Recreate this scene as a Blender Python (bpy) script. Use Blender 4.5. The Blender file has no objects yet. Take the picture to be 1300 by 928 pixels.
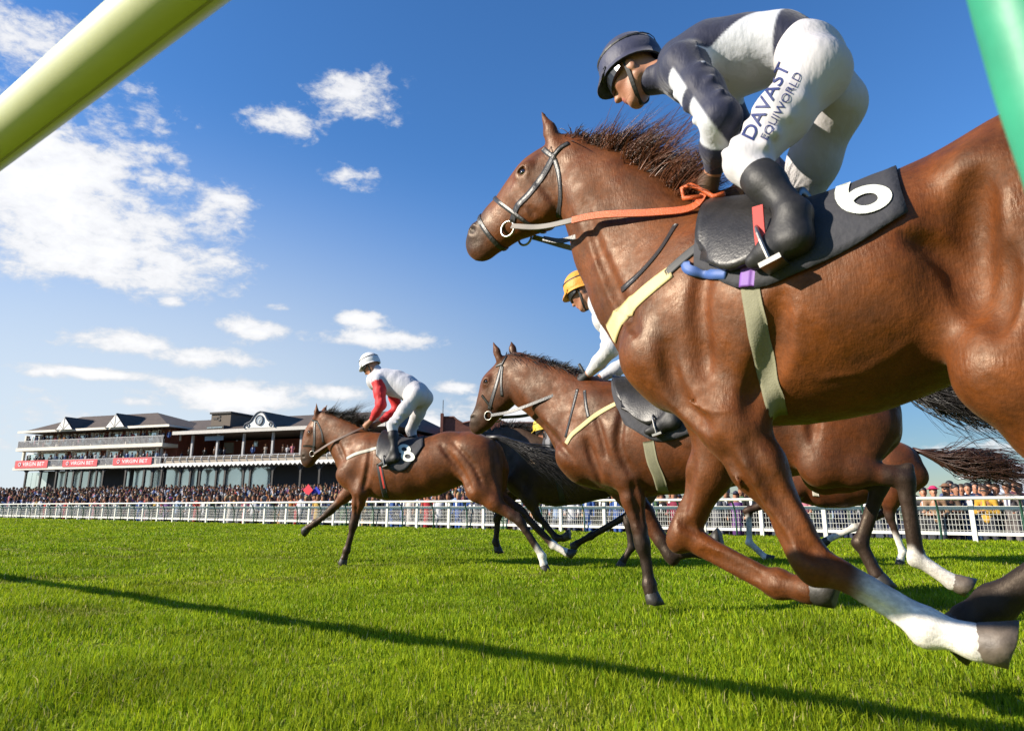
import bpy, bmesh, math, random
import numpy as np
from mathutils import Vector, Matrix, Euler

random.seed(7)
rng = np.random.default_rng(11)
SC = bpy.context.scene
COL = SC.collection
R = math.radians

# ------------------------------------------------------------------ camera
CAM_H = 0.65
FPX = 900.0                      # focal length in pixels of a 1300 px wide frame
PPX, PPY = 650.0, 420.0          # principal point
PITCH = math.atan(223.5 / FPX)
cam_data = bpy.data.cameras.new('camera')
cam = bpy.data.objects.new('camera', cam_data)
COL.objects.link(cam)
cam.location = (0, 0, CAM_H)
cam.rotation_euler = (math.pi / 2 + PITCH, 0, 0)
cam_data.sensor_width = 36.0
cam_data.lens = FPX / 1300.0 * 36.0
cam_data.shift_y = -(464.0 - PPY) / 1300.0
cam_data.clip_start = 0.02
cam_data.clip_end = 5000
cam_data.dof.use_dof = True
cam_data.dof.focus_distance = 6.0
cam_data.dof.aperture_fstop = 7.1
SC.camera = cam

# ------------------------------------------------------------------ light
SUN_EL = 26.0
SUN_D = Vector((0.98, 0.20))                   # horizontal direction the light travels
SUN_D.normalize()
SKY_STRENGTH = 0.078
sun_data = bpy.data.lights.new('sun', 'SUN')
sun_data.energy = 5.0
sun_data.angle = R(0.5)
sun_data.color = (1.0, 0.91, 0.77)
sun = bpy.data.objects.new('sun', sun_data)
COL.objects.link(sun)
ldir = Vector((SUN_D.x * math.cos(R(SUN_EL)), SUN_D.y * math.cos(R(SUN_EL)), -math.sin(R(SUN_EL))))
sun.rotation_euler = ldir.to_track_quat('-Z', 'Y').to_euler()
sun.location = (-20, -10, 15)
SC.view_settings.view_transform = 'Standard'
SC.view_settings.look = 'None'
SC.view_settings.exposure = 0.95
SC.view_settings.gamma = 1.0

_sp, _cp = math.sin(PITCH), math.cos(PITCH)
def ray(px, py):
    """direction in world space through a pixel of the 1300x928 frame"""
    x, y = px - PPX, PPY - py
    return np.array([x, FPX * _cp - y * _sp, y * _cp + FPX * _sp])

CAMP = np.array([0, 0, CAM_H])
def ground(px, py, z=0.0):
    r = ray(px, py); s = (z - CAM_H) / r[2]
    return CAMP + r * s
def at_depth(px, py, y):
    r = ray(px, py)
    return CAMP + r * (y / r[1])

# world: sky with cumulus
w = bpy.data.worlds.new('World'); SC.world = w; w.use_nodes = True
wt = w.node_tree; wt.nodes.clear()
def wn(t, **kw):
    n = wt.nodes.new(t)
    for k, v in kw.items(): setattr(n, k, v)
    return n
def wmath(op, a, b=None, clamp=False):
    n = wn('ShaderNodeMath', operation=op); n.use_clamp = clamp
    for i, s in enumerate((a, b)):
        if s is None: continue
        if isinstance(s, (int, float)): n.inputs[i].default_value = s
        else: wt.links.new(s, n.inputs[i])
    return n.outputs[0]
def build_world():
    out = wn('ShaderNodeOutputWorld'); bg = wn('ShaderNodeBackground')
    bg.inputs['Strength'].default_value = SKY_STRENGTH
    wt.links.new(bg.outputs[0], out.inputs[0])
    sky = wn('ShaderNodeTexSky', sky_type='NISHITA')
    sky.sun_disc = False
    sky.sun_elevation = R(SUN_EL)
    sky.sun_rotation = math.atan2(-SUN_D.x, -SUN_D.y)
    sky.altitude = 50; sky.air_density = 1.0; sky.dust_density = 0.1; sky.ozone_density = 3.0
    tc = wn('ShaderNodeTexCoord')
    D = tc.outputs['Generated']
    # blobs: where the clouds gather (px, py, rx, ry, weight) in the photograph's directions
    blobs = [(50, 260, 170, 110, 1.0), (150, 330, 160, 50, .9), (20, 180, 110, 70, .8), (185, 170, 80, 60, .62),
             (280, 265, 75, 55, .62), (215, 235, 70, 35, .62), (30, 60, 110, 60, .62),
             (362, 152, 55, 28, .62), (460, 118, 75, 36, .6), (515, 152, 45, 20, .45), (446, 226, 40, 26, .45),
             (217, 382, 20, 11, .7), (350, 389, 26, 11, .8), (160, 437, 85, 24, .95), (325, 418, 66, 22, .9),
             (235, 452, 95, 18, .85), (456, 405, 42, 17, .8), (490, 432, 100, 18, .75), (120, 474, 75, 12, .85),
             (45, 473, 14, 8, .6), (300, 503, 130, 26, 1.0), (420, 498, 64, 16, .85), (175, 510, 30, 12, .6), (575, 491, 42, 12, .85),
             (-60, 520, 160, 40, .6), (10, 560, 120, 30, .5), (640, 525, 130, 25, .8), (520, 545, 120, 24, .9),
             (1210, 570, 120, 14, .5), (1080, 560, 130, 14, .45), (1290, 540, 90, 10, .45), (960, 520, 120, 20, .42)]
    acc = None
    for (px, py, rx, ry, wgt) in blobs:
        r = ray(px, py); c = r / np.linalg.norm(r)
        sx = (np.linalg.norm(r)) / rx; sz = np.linalg.norm(r) / ry
        sub = wn('ShaderNodeVectorMath', operation='SUBTRACT'); wt.links.new(D, sub.inputs[0]); sub.inputs[1].default_value = tuple(c)
        mul = wn('ShaderNodeVectorMath', operation='MULTIPLY'); wt.links.new(sub.outputs[0], mul.inputs[0]); mul.inputs[1].default_value = (sx, sx * .5, sz)
        ln = wn('ShaderNodeVectorMath', operation='LENGTH'); wt.links.new(mul.outputs[0], ln.inputs[0])
        v = wmath('MULTIPLY', wmath('SUBTRACT', 1.25, ln.outputs['Value'], True), wgt * 1.1)
        acc = v if acc is None else wmath('MAXIMUM', acc, v)
    mp = wn('ShaderNodeMapping'); mp.inputs['Scale'].default_value = (1, 1, 1.9); wt.links.new(D, mp.inputs[0])
    def noise(scale, detail, rough, dist=0.0, off=0.0):
        n = wn('ShaderNodeTexNoise'); n.inputs['Scale'].default_value = scale; n.inputs['Detail'].default_value = detail
        n.inputs['Roughness'].default_value = rough; n.inputs['Distortion'].default_value = dist
        wt.links.new(mp.outputs[0], n.inputs['Vector']); return n.outputs['Fac']
    n1 = noise(9.0, 9, .60, .15); n2 = noise(38.0, 7, .66, .3); n3 = noise(3.1, 3, .5)
    nn = wmath('ADD', wmath('MULTIPLY', n1, .64), wmath('MULTIPLY', n2, .36))
    # scattered clouds everywhere else (behind the camera too)
    bgm = wmath('MULTIPLY', wmath('SUBTRACT', n3, .56, True), 1.6)
    sepd = wn('ShaderNodeSeparateXYZ'); wt.links.new(D, sepd.inputs[0])
    away = wmath('MULTIPLY', wmath('SUBTRACT', .35, sepd.outputs['Y']), 4.0, True)
    m = wmath('MAXIMUM', acc, wmath('MULTIPLY', bgm, away))
    dens = wmath('ADD', wmath('MULTIPLY', wmath('SUBTRACT', nn, .5), 4.8), wmath('SUBTRACT', wmath('MULTIPLY', m, 1.75), .62))
    pres = wmath('MULTIPLY', m, 7.0, True)
    dens = wmath('MULTIPLY', dens, pres)
    ss = wn('ShaderNodeMapRange', interpolation_type='SMOOTHSTEP'); ss.inputs[1].default_value = 0.0; ss.inputs[2].default_value = .85
    wt.links.new(dens, ss.inputs[0])
    alpha = wmath('MULTIPLY', ss.outputs[0], .93)
    # thicker parts are whiter, undersides greyer
    shade = wn('ShaderNodeMapRange'); shade.inputs[1].default_value = 0.1; shade.inputs[2].default_value = 1.3
    shade.inputs[3].default_value = 5.2; shade.inputs[4].default_value = 7.2
    wt.links.new(dens, shade.inputs[0])
    cc = wn('ShaderNodeCombineXYZ')
    wt.links.new(wmath('MULTIPLY', shade.outputs[0], .985), cc.inputs[0]); wt.links.new(wmath('MULTIPLY', shade.outputs[0], .985), cc.inputs[1]); wt.links.new(shade.outputs[0], cc.inputs[2])
    mix = wn('ShaderNodeMix', data_type='RGBA')
    hs = wn('ShaderNodeHueSaturation'); hs.inputs['Saturation'].default_value = 1.2; wt.links.new(sky.outputs[0], hs.inputs['Color'])
    tint = wn('ShaderNodeVectorMath', operation='MULTIPLY'); tint.inputs[1].default_value = (.95, 1.04, 1.2); wt.links.new(hs.outputs[0], tint.inputs[0])
    # hazier and duller close to the horizon
    sz = wn('ShaderNodeSeparateXYZ'); wt.links.new(D, sz.inputs[0])
    hz = wn('ShaderNodeMapRange', interpolation_type='SMOOTHSTEP'); hz.inputs[1].default_value = 0.02; hz.inputs[2].default_value = .42; hz.inputs[3].default_value = .50; hz.inputs[4].default_value = 1.10
    wt.links.new(sz.outputs['Z'], hz.inputs[0])
    dim = wn('ShaderNodeVectorMath', operation='SCALE'); wt.links.new(tint.outputs[0], dim.inputs[0]); wt.links.new(hz.outputs[0], dim.inputs['Scale'])
    tint = dim
    # thin high veil, thickest low on the left
    r = ray(60, 620); c = r / np.linalg.norm(r)
    sub = wn('ShaderNodeVectorMath', operation='SUBTRACT'); wt.links.new(D, sub.inputs[0]); sub.inputs[1].default_value = tuple(c)
    mul = wn('ShaderNodeVectorMath', operation='MULTIPLY'); wt.links.new(sub.outputs[0], mul.inputs[0]); mul.inputs[1].default_value = (.95, .3, 2.0)
    ln = wn('ShaderNodeVectorMath', operation='LENGTH'); wt.links.new(mul.outputs[0], ln.inputs[0])
    veil = wn('ShaderNodeMapRange', interpolation_type='SMOOTHERSTEP'); veil.inputs[1].default_value = 1.05; veil.inputs[2].default_value = 0.0; veil.inputs[3].default_value = 0.0; veil.inputs[4].default_value = .8
    wt.links.new(ln.outputs['Value'], veil.inputs[0])
    vm = wn('ShaderNodeMix', data_type='RGBA'); wt.links.new(veil.outputs[0], vm.inputs['Factor']); wt.links.new(tint.outputs[0], vm.inputs[6]); vm.inputs[7].default_value = (5.4, 6.0, 6.6, 1)
    wt.links.new(alpha, mix.inputs['Factor']); wt.links.new(vm.outputs[2], mix.inputs[6]); wt.links.new(cc.outputs[0], mix.inputs[7])
    wt.links.new(mix.outputs[2], bg.inputs['Color'])
build_world()

# ------------------------------------------------------------------ materials
MATS = {}
def new_mat(name):
    m = bpy.data.materials.new(name); m.use_nodes = True
    t = m.node_tree; b = t.nodes['Principled BSDF']
    return m, t, b
def mat(name, col, rough=.6, metal=0.0, var=.12, scale=8.0, bump=0.0, bscale=60.0, spec=.5, coat=0.0, stretch=(1, 1, 1), sheen=0.0):
    """plain procedural material: base colour broken up by noise, optional bump"""
    if name in MATS: return MATS[name]
    m, t, b = new_mat(name)
    tc = t.nodes.new('ShaderNodeTexCoord')
    mp = t.nodes.new('ShaderNodeMapping'); mp.inputs['Scale'].default_value = stretch
    t.links.new(tc.outputs['Object'], mp.inputs[0])
    n = t.nodes.new('ShaderNodeTexNoise'); n.inputs['Scale'].default_value = scale; n.inputs['Detail'].default_value = 5
    t.links.new(mp.outputs[0], n.inputs['Vector'])
    r = t.nodes.new('ShaderNodeMapRange'); r.inputs[1].default_value = .3; r.inputs[2].default_value = .7
    r.inputs[3].default_value = 1 - var; r.inputs[4].default_value = 1 + var
    t.links.new(n.outputs['Fac'], r.inputs[0])
    mx = t.nodes.new('ShaderNodeVectorMath'); mx.operation = 'SCALE'; mx.inputs[0].default_value = col[:3]
    t.links.new(r.outputs[0], mx.inputs['Scale']); t.links.new(mx.outputs[0], b.inputs['Base Color'])
    b.inputs['Roughness'].default_value = rough; b.inputs['Metallic'].default_value = metal
    b.inputs['Specular IOR Level'].default_value = spec
    b.inputs['Coat Weight'].default_value = coat
    b.inputs['Sheen Weight'].default_value = sheen
    if bump:
        n2 = t.nodes.new('ShaderNodeTexNoise'); n2.inputs['Scale'].default_value = bscale; n2.inputs['Detail'].default_value = 4
        t.links.new(mp.outputs[0], n2.inputs['Vector'])
        bp = t.nodes.new('ShaderNodeBump'); bp.inputs['Strength'].default_value = bump; bp.inputs['Distance'].default_value = .01
        t.links.new(n2.outputs['Fac'], bp.inputs['Height']); t.links.new(bp.outputs[0], b.inputs['Normal'])
    MATS[name] = m
    return m
def vmat(name, rough=.6, spec=.5, var=.1, scale=8.0, bump=0.0, bscale=60.0, stretch=(1, 1, 1), sheen=0.0, coat=0.0, dist=.01):
    """material whose colour is the mesh's own 'col' attribute broken up by noise"""
    if name in MATS: return MATS[name]
    m = mat(name, (1, 1, 1), rough, 0, var, scale, bump, bscale, spec, coat, stretch, sheen)
    t = m.node_tree
    a = t.nodes.new('ShaderNodeAttribute'); a.attribute_name = 'col'
    sc = [n for n in t.nodes if n.type == 'VECT_MATH'][0]
    t.links.new(a.outputs['Color'], sc.inputs[0])
    for n in t.nodes:
        if n.type == 'BUMP': n.inputs['Distance'].default_value = dist
    return m

# ------------------------------------------------------------------ objects
def tag(o, label=None, cat=None, group=None, kind=None):
    if label: o['label'] = label
    if cat: o['category'] = cat
    if group: o['group'] = group
    if kind: o['kind'] = kind
    return o
def empty(name, loc=(0, 0, 0), rz=0.0, label=None, cat=None, group=None):
    o = bpy.data.objects.new(name, None); COL.objects.link(o)
    o.location = loc; o.rotation_euler = (0, 0, rz); o.empty_display_size = .2
    return tag(o, label, cat, group)
def link(name, me, parent=None):
    o = bpy.data.objects.new(name, me); COL.objects.link(o)
    if parent is not None: o.parent = parent
    return o
def mesh_np(name, V, F, m=None, smooth=False, col=None):
    """V (n,3) array; F list/array of faces (all quads or all tris as array, or ragged list)"""
    me = bpy.data.meshes.new(name)
    V = np.asarray(V, dtype=np.float32)
    if isinstance(F, np.ndarray):
        nf, k = F.shape
        me.vertices.add(len(V)); me.vertices.foreach_set('co', V.ravel())
        me.loops.add(nf * k); me.loops.foreach_set('vertex_index', F.astype(np.int32).ravel())
        me.polygons.add(nf); me.polygons.foreach_set('loop_start', np.arange(0, nf * k, k, dtype=np.int32))
        me.polygons.foreach_set('loop_total', np.full(nf, k, dtype=np.int32))
        me.update(calc_edges=True)
    else:
        me.from_pydata([tuple(map(float, v)) for v in V], [], [tuple(map(int, f)) for f in F]); me.update()
    if col is not None:
        a = me.color_attributes.new('col', 'FLOAT_COLOR', 'POINT')
        c = np.ones((len(V), 4), dtype=np.float32); c[:, :3] = col
        a.data.foreach_set('color', c.ravel())
    if smooth: me.polygons.foreach_set('use_smooth', np.ones(len(me.polygons), dtype=bool))
    me.validate()
    if m is not None: me.materials.append(m)
    return me

class MB:
    """collects simple solids into one mesh"""
    def __init__(s): s.v = []; s.f = []
    def add(s, V, F):
        b = len(s.v); s.v += [tuple(map(float, x)) for x in V]; s.f += [tuple(i + b for i in f) for f in F]; return s
    def hexa(s, P):   # 8 points: bottom 4 ccw, top 4 ccw
        return s.add(P, [(0, 3, 2, 1), (4, 5, 6, 7), (0, 1, 5, 4), (1, 2, 6, 5), (2, 3, 7, 6), (3, 0, 4, 7)])
    def box(s, a, b):
        (x0, y0, z0), (x1, y1, z1) = a, b
        return s.hexa([(x0, y0, z0), (x1, y0, z0), (x1, y1, z0), (x0, y1, z0), (x0, y0, z1), (x1, y0, z1), (x1, y1, z1), (x0, y1, z1)])
    def prism(s, poly, axis_vec):   # poly: list of 3D points, extruded by axis_vec
        n = len(poly); a = np.array(axis_vec)
        V = [np.array(p) for p in poly] + [np.array(p) + a for p in poly]
        F = [tuple(range(n))[::-1], tuple(range(n, 2 * n))] + [(i, (i + 1) % n, n + (i + 1) % n, n + i) for i in range(n)]
        return s.add(V, F)
    def tube(s, pts, r, n=8, cap=True):
        V, F = tube_vf(pts, r, n, cap); return s.add(V, F)
    def mesh(s, name, m=None, smooth=False): return mesh_np(name, np.array(s.v), s.f, m, smooth)
    def build(s, name, m, parent=None, smooth=False): return link(name, s.mesh(name, m, smooth), parent)

def tube_vf(pts, r, n=8, cap=True):
    P = np.array(pts, dtype=float); N = len(P)
    rr = np.full(N, r) if np.isscalar(r) else np.array(r, dtype=float)
    T = np.gradient(P, axis=0); T /= (np.linalg.norm(T, axis=1, keepdims=True) + 1e-12)
    up = np.array([0, 0, 1.0]) if abs(T[0, 2]) < .9 else np.array([1.0, 0, 0])
    V = []
    u = np.cross(T[0], up); u /= np.linalg.norm(u)
    for i in range(N):
        u = u - T[i] * np.dot(u, T[i]); u /= (np.linalg.norm(u) + 1e-12); w_ = np.cross(T[i], u)
        for k in range(n):
            a = 2 * math.pi * k / n
            V.append(P[i] + rr[i] * (math.cos(a) * u + math.sin(a) * w_))
    F = []
    for i in range(N - 1):
        for k in range(n):
            F.append((i * n + k, i * n + (k + 1) % n, (i + 1) * n + (k + 1) % n, (i + 1) * n + k))
    if cap:
        F.append(tuple(range(n))[::-1]); F.append(tuple((N - 1) * n + k for k in range(n)))
    return V, F

def ribbon_vf(pts, nrm, width, thick, closed=False):
    """flat strap along pts; nrm = outward normals"""
    P = np.array(pts, dtype=float); Nn = np.array(nrm, dtype=float); n = len(P)
    if closed: T = np.roll(P, -1, 0) - np.roll(P, 1, 0)
    else: T = np.gradient(P, axis=0)
    T /= (np.linalg.norm(T, axis=1, keepdims=True) + 1e-9)
    S = np.cross(Nn, T); S /= (np.linalg.norm(S, axis=1, keepdims=True) + 1e-9)
    wv = (np.full(n, width) if np.isscalar(width) else np.array(width))[:, None] * .5
    V = np.concatenate([P - S * wv, P + S * wv, P + S * wv * .9 + Nn * thick, P - S * wv * .9 + Nn * thick])
    F = []
    m = n if closed else n - 1
    for i in range(m):
        j = (i + 1) % n
        for a in range(4):
            b = (a + 1) % 4
            F.append((a * n + i, a * n + j, b * n + j, b * n + i))
    if not closed:
        F.append((0, n, 2 * n, 3 * n)); F.append((n - 1, 4 * n - 1, 3 * n - 1, 2 * n - 1))
    return V, F

def resample(pts, n):
    P = np.array(pts, dtype=float)
    # Catmull-Rom
    if len(P) > 2:
        Q = np.vstack([2 * P[0] - P[1], P, 2 * P[-1] - P[-2]])
        out = []
        for i in range(1, len(Q) - 2):
            for t in np.linspace(0, 1, 12, endpoint=False):
                a, b, c, d = Q[i - 1], Q[i], Q[i + 1], Q[i + 2]
                out.append(.5 * (2 * b + (c - a) * t + (2 * a - 5 * b + 4 * c - d) * t * t + (3 * b - a - 3 * c + d) * t ** 3))
        out.append(P[-1]); P = np.array(out)
    L = np.concatenate([[0], np.cumsum(np.linalg.norm(np.diff(P, axis=0), axis=1))])
    s = np.linspace(0, L[-1], n)
    return np.stack([np.interp(s, L, P[:, k]) for k in range(P.shape[1])], 1)

def text_vf(txt, size=1.0, depth=0.0, res=3, bold=0.0):
    """outline of a word as flat triangles: verts (x,y) from the origin, faces"""
    cu = bpy.data.curves.new('lettering_curve', 'FONT'); cu.body = txt; cu.size = size; cu.align_x = 'CENTER'; cu.align_y = 'CENTER'
    cu.resolution_u = res; cu.extrude = depth; cu.offset = bold
    o = bpy.data.objects.new('lettering_tmp', cu); COL.objects.link(o)
    dg = bpy.context.evaluated_depsgraph_get()
    me = bpy.data.meshes.new_from_object(o.evaluated_get(dg))
    V = np.array([v.co[:] for v in me.vertices]); F = [tuple(p.vertices) for p in me.polygons]
    bpy.data.objects.remove(o); bpy.data.curves.remove(cu); bpy.data.meshes.remove(me)
    return V, F

# ------------------------------------------------------------------ implicit surfaces
class Field:
    """smooth union of tapered limbs and muscles sampled on a grid, meshed with surface nets"""
    def __init__(s, cell): s.cell = cell; s.pr = []
    def seg(s, a, b, ra, rb, k=.04, op='u'):
        """limb from a to b (u,v,z); ra/rb = (in-plane radius, sideways radius)"""
        ra = (ra, ra) if np.isscalar(ra) else ra; rb = (rb, rb) if np.isscalar(rb) else rb
        s.pr.append(('s', np.array(a, float), np.array(b, float), ra, rb, k, op)); return s
    def chain(s, pts, rad, k=.03):
        for i in range(len(pts) - 1): s.seg(pts[i], pts[i + 1], rad[i], rad[i + 1], k)
        return s
    def cone(s, a, b, r1, r2, k=.02, op='u'):
        s.pr.append(('c', np.array(a, float), np.array(b, float), r1, r2, k, op)); return s
    def ell(s, c, rad, rot=None, k=.03, op='u'):
        s.pr.append(('e', np.array(c, float), np.array(rad, float), np.eye(3) if rot is None else np.array(rot, float), None, k, op)); return s
    def run(s, pad=.05):
        lo = np.full(3, 1e9); hi = -lo
        boxes = []
        for p in s.pr:
            if p[0] == 's': m = max(p[3] + p[4]); a = np.minimum(p[1], p[2]) - m; b = np.maximum(p[1], p[2]) + m
            elif p[0] == 'c': m = max(p[3], p[4]); a = np.minimum(p[1], p[2]) - m; b = np.maximum(p[1], p[2]) + m
            else: m = p[2].max(); a = p[1] - m; b = p[1] + m
            boxes.append((a - p[5] - s.cell * 3, b + p[5] + s.cell * 3))
            if p[6] == 'u': lo = np.minimum(lo, a); hi = np.maximum(hi, b)
        lo -= pad; hi += pad
        h = s.cell
        n = np.ceil((hi - lo) / h).astype(int) + 1
        s.lo = lo; s.n = n
        ax = [lo[i] + h * np.arange(n[i]) for i in range(3)]
        F = np.full(n, .25, dtype=np.float32)
        for p, (a, b) in zip(s.pr, boxes):
            i0 = np.clip(np.floor((a - lo) / h).astype(int), 0, n - 1); i1 = np.clip(np.ceil((b - lo) / h).astype(int) + 1, 1, n)
            if np.any(i1 <= i0): continue
            sl = tuple(slice(i0[k], i1[k]) for k in range(3))
            X = ax[0][sl[0]].astype(np.float32)[:, None, None]; Y = ax[1][sl[1]].astype(np.float32)[None, :, None]; Z = ax[2][sl[2]].astype(np.float32)[None, None, :]
            if p[0] == 's':
                A, B = p[1], p[2]; du, dz = B[0] - A[0], B[2] - A[2]; L2 = du * du + dz * dz + 1e-9
                t = np.clip(((X - A[0]) * du + (Z - A[2]) * dz) / L2, 0, 1)
                q2 = (X - A[0] - t * du) ** 2 + (Z - A[2] - t * dz) ** 2
                wv = Y - (A[1] + t * (B[1] - A[1]))
                ra = p[3][0] + t * (p[4][0] - p[3][0]); rb = p[3][1] + t * (p[4][1] - p[3][1])
                k0 = np.sqrt(q2 / ra ** 2 + wv ** 2 / rb ** 2) + 1e-6
                k1 = np.sqrt(q2 / ra ** 4 + wv ** 2 / rb ** 4) + 1e-6
                d = k0 * (k0 - 1) / k1
            elif p[0] == 'c':
                A, B = p[1], p[2]; D = B - A; L2 = D @ D + 1e-9
                t = np.clip(((X - A[0]) * D[0] + (Y - A[1]) * D[1] + (Z - A[2]) * D[2]) / L2, 0, 1)
                d = np.sqrt((X - A[0] - t * D[0]) ** 2 + (Y - A[1] - t * D[1]) ** 2 + (Z - A[2] - t * D[2]) ** 2) - (p[3] + t * (p[4] - p[3]))
            else:
                C, rad, Rm = p[1], p[2], p[3]
                q = [((X - C[0]) * Rm[i][0] + (Y - C[1]) * Rm[i][1] + (Z - C[2]) * Rm[i][2]) for i in range(3)]
                k0 = np.sqrt(sum((q[i] / rad[i]) ** 2 for i in range(3))) + 1e-6
                k1 = np.sqrt(sum((q[i] / rad[i] ** 2) ** 2 for i in range(3))) + 1e-6
                d = k0 * (k0 - 1) / k1
            f = F[sl]; k = p[5]
            if p[6] == 'u':
                hh = np.maximum(k - np.abs(f - d), 0) / k
                F[sl] = np.minimum(f, d) - hh * hh * k * .25
            else:
                d = -d
                hh = np.maximum(k - np.abs(f - d), 0) / k
                F[sl] = np.maximum(f, d) + hh * hh * k * .25
        s.F = F
        return s
    def sample(s, P):
        P = np.atleast_2d(P)
        g = (P - s.lo) / s.cell
        g = np.clip(g, 0, s.n - 1.001); i = g.astype(int); f = g - i
        r = 0
        for dx in (0, 1):
            for dy in (0, 1):
                for dz in (0, 1):
                    wgt = (f[:, 0] if dx else 1 - f[:, 0]) * (f[:, 1] if dy else 1 - f[:, 1]) * (f[:, 2] if dz else 1 - f[:, 2])
                    r = r + wgt * s.F[i[:, 0] + dx, i[:, 1] + dy, i[:, 2] + dz]
        return r
    def normal(s, p):
        e = s.cell
        p = np.asarray(p, float)
        Q = np.array([p + [e, 0, 0], p - [e, 0, 0], p + [0, e, 0], p - [0, e, 0], p + [0, 0, e], p - [0, 0, e]])
        v = s.sample(Q); g = np.array([v[0] - v[1], v[2] - v[3], v[4] - v[5]])
        return g / (np.linalg.norm(g) + 1e-9)
    def cast(s, o, d, tmax=6.0, inside=False):
        """first point along a ray where the surface is crossed"""
        o = np.asarray(o, float); d = np.asarray(d, float); d = d / np.linalg.norm(d)
        t = np.arange(0, tmax, s.cell * .5)
        P = o + t[:, None] * d
        ok = np.all((P >= s.lo) & (P <= s.lo + s.cell * (s.n - 1)), axis=1)
        v = np.where(ok, s.sample(P), .25)
        if inside: idx = np.nonzero(v > 0)[0]
        else: idx = np.nonzero(v < 0)[0]
        if len(idx) == 0: return None
        i = idx[0]
        if i > 0 and v[i] != v[i - 1]:
            a = v[i - 1] / (v[i - 1] - v[i]); return P[i - 1] + a * (P[i] - P[i - 1])
        return P[i]
    def mesh(s):
        F, n, h = s.F, s.n, s.cell
        ins = F < 0
        cnt = np.zeros(n - 1, dtype=np.int8)
        off = [(i, j, k) for i in (0, 1) for j in (0, 1) for k in (0, 1)]
        for (i, j, k) in off: cnt += ins[i:n[0] - 1 + i, j:n[1] - 1 + j, k:n[2] - 1 + k]
        act = np.argwhere((cnt > 0) & (cnt < 8))
        val = np.stack([F[act[:, 0] + i, act[:, 1] + j, act[:, 2] + k] for (i, j, k) in off], 1)
        offa = np.array(off, float)
        acc = np.zeros((len(act), 3)); num = np.zeros(len(act))
        for a in range(8):
            for b in range(a + 1, 8):
                if np.abs(offa[a] - offa[b]).sum() != 1: continue
                va, vb = val[:, a], val[:, b]
                m = (va < 0) != (vb < 0)
                t = np.where(m, va / np.where(m, va - vb, 1), 0)
                acc += np.where(m[:, None], offa[a] + t[:, None] * (offa[b] - offa[a]), 0); num += m
        V = s.lo + h * (act + acc / num[:, None])
        idm = np.full(n - 1, -1, dtype=np.int32); idm[act[:, 0], act[:, 1], act[:, 2]] = np.arange(len(act))
        quads = []
        for axis in range(3):
            sl0 = [slice(1, -1)] * 3; sl1 = [slice(1, -1)] * 3
            sl0[axis] = slice(0, -1); sl1[axis] = slice(1, None)
            A, B = ins[tuple(sl0)], ins[tuple(sl1)]
            e = np.argwhere(A != B); flip = A[e[:, 0], e[:, 1], e[:, 2]]
            base = e + 1; base[:, axis] -= 1
            o1, o2 = (axis + 1) % 3, (axis + 2) % 3
            d1 = np.zeros(3, int); d1[o1] = 1; d2 = np.zeros(3, int); d2[o2] = 1
            q = [base - d1 - d2, base - d2, base, base - d1]
            ids = np.stack([idm[x[:, 0], x[:, 1], x[:, 2]] for x in q], 1)
            ids[~flip] = ids[~flip][:, ::-1]
            quads.append(ids)
        Q = np.concatenate(quads); Q = Q[(Q >= 0).all(1)]
        # one light relaxation to take out the grid's own pattern
        for _ in range(2):
            S = np.zeros_like(V); C = np.zeros(len(V))
            for a in range(4):
                b = (a + 1) % 4
                np.add.at(S, Q[:, a], V[Q[:, b]]); np.add.at(C, Q[:, a], 1)
                np.add.at(S, Q[:, b], V[Q[:, a]]); np.add.at(C, Q[:, b], 1)
            V = V * .5 + .5 * S / np.maximum(C, 1)[:, None]
        return V, Q
# ------------------------------------------------------------------ horses
class Frame:
    """upright frame along a horse's heading: u forward, v to the horse's left, z up"""
    def __init__(s, heading, dist, px0):
        t = R(heading); s.t = t
        s.U = np.array([-math.cos(t), math.sin(t), 0]); s.Vv = np.array([-math.sin(t), -math.cos(t), 0])
        s.d = dist
        s.O = -s.Vv * dist
        g = s.loc(px0[0], px0[1], 0, raw=True)
        s.O = s.O + s.U * g[0]
        c = CAMP - s.O
        s.cam = np.array([c @ s.U, c @ s.Vv, c[2]])
        s.rz = math.pi - t
    def loc(s, px, py, v=0.0, raw=False):
        r = ray(px, py); n = -s.Vv
        p = CAMP + r * ((s.d - v) / (n @ r))
        q = p - s.O
        return np.array([q @ s.U, q @ s.Vv, p[2]])
    def dir(s, px, py):
        r = ray(px, py); return np.array([r @ s.U, r @ s.Vv, r[2]])
    def world(s, q): return s.O + s.U * q[0] + s.Vv * q[1] + np.array([0, 0, q[2]])

def seg_dist(P, A, B):
    D = B - A; t = np.clip(((P - A) @ D) / (D @ D + 1e-9), 0, 1)
    return np.linalg.norm(P - A - t[:, None] * D, axis=1), t

def smooth01(x, a, b):
    t = np.clip((x - a) / (b - a), 0, 1); return t * t * (3 - 2 * t)

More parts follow.
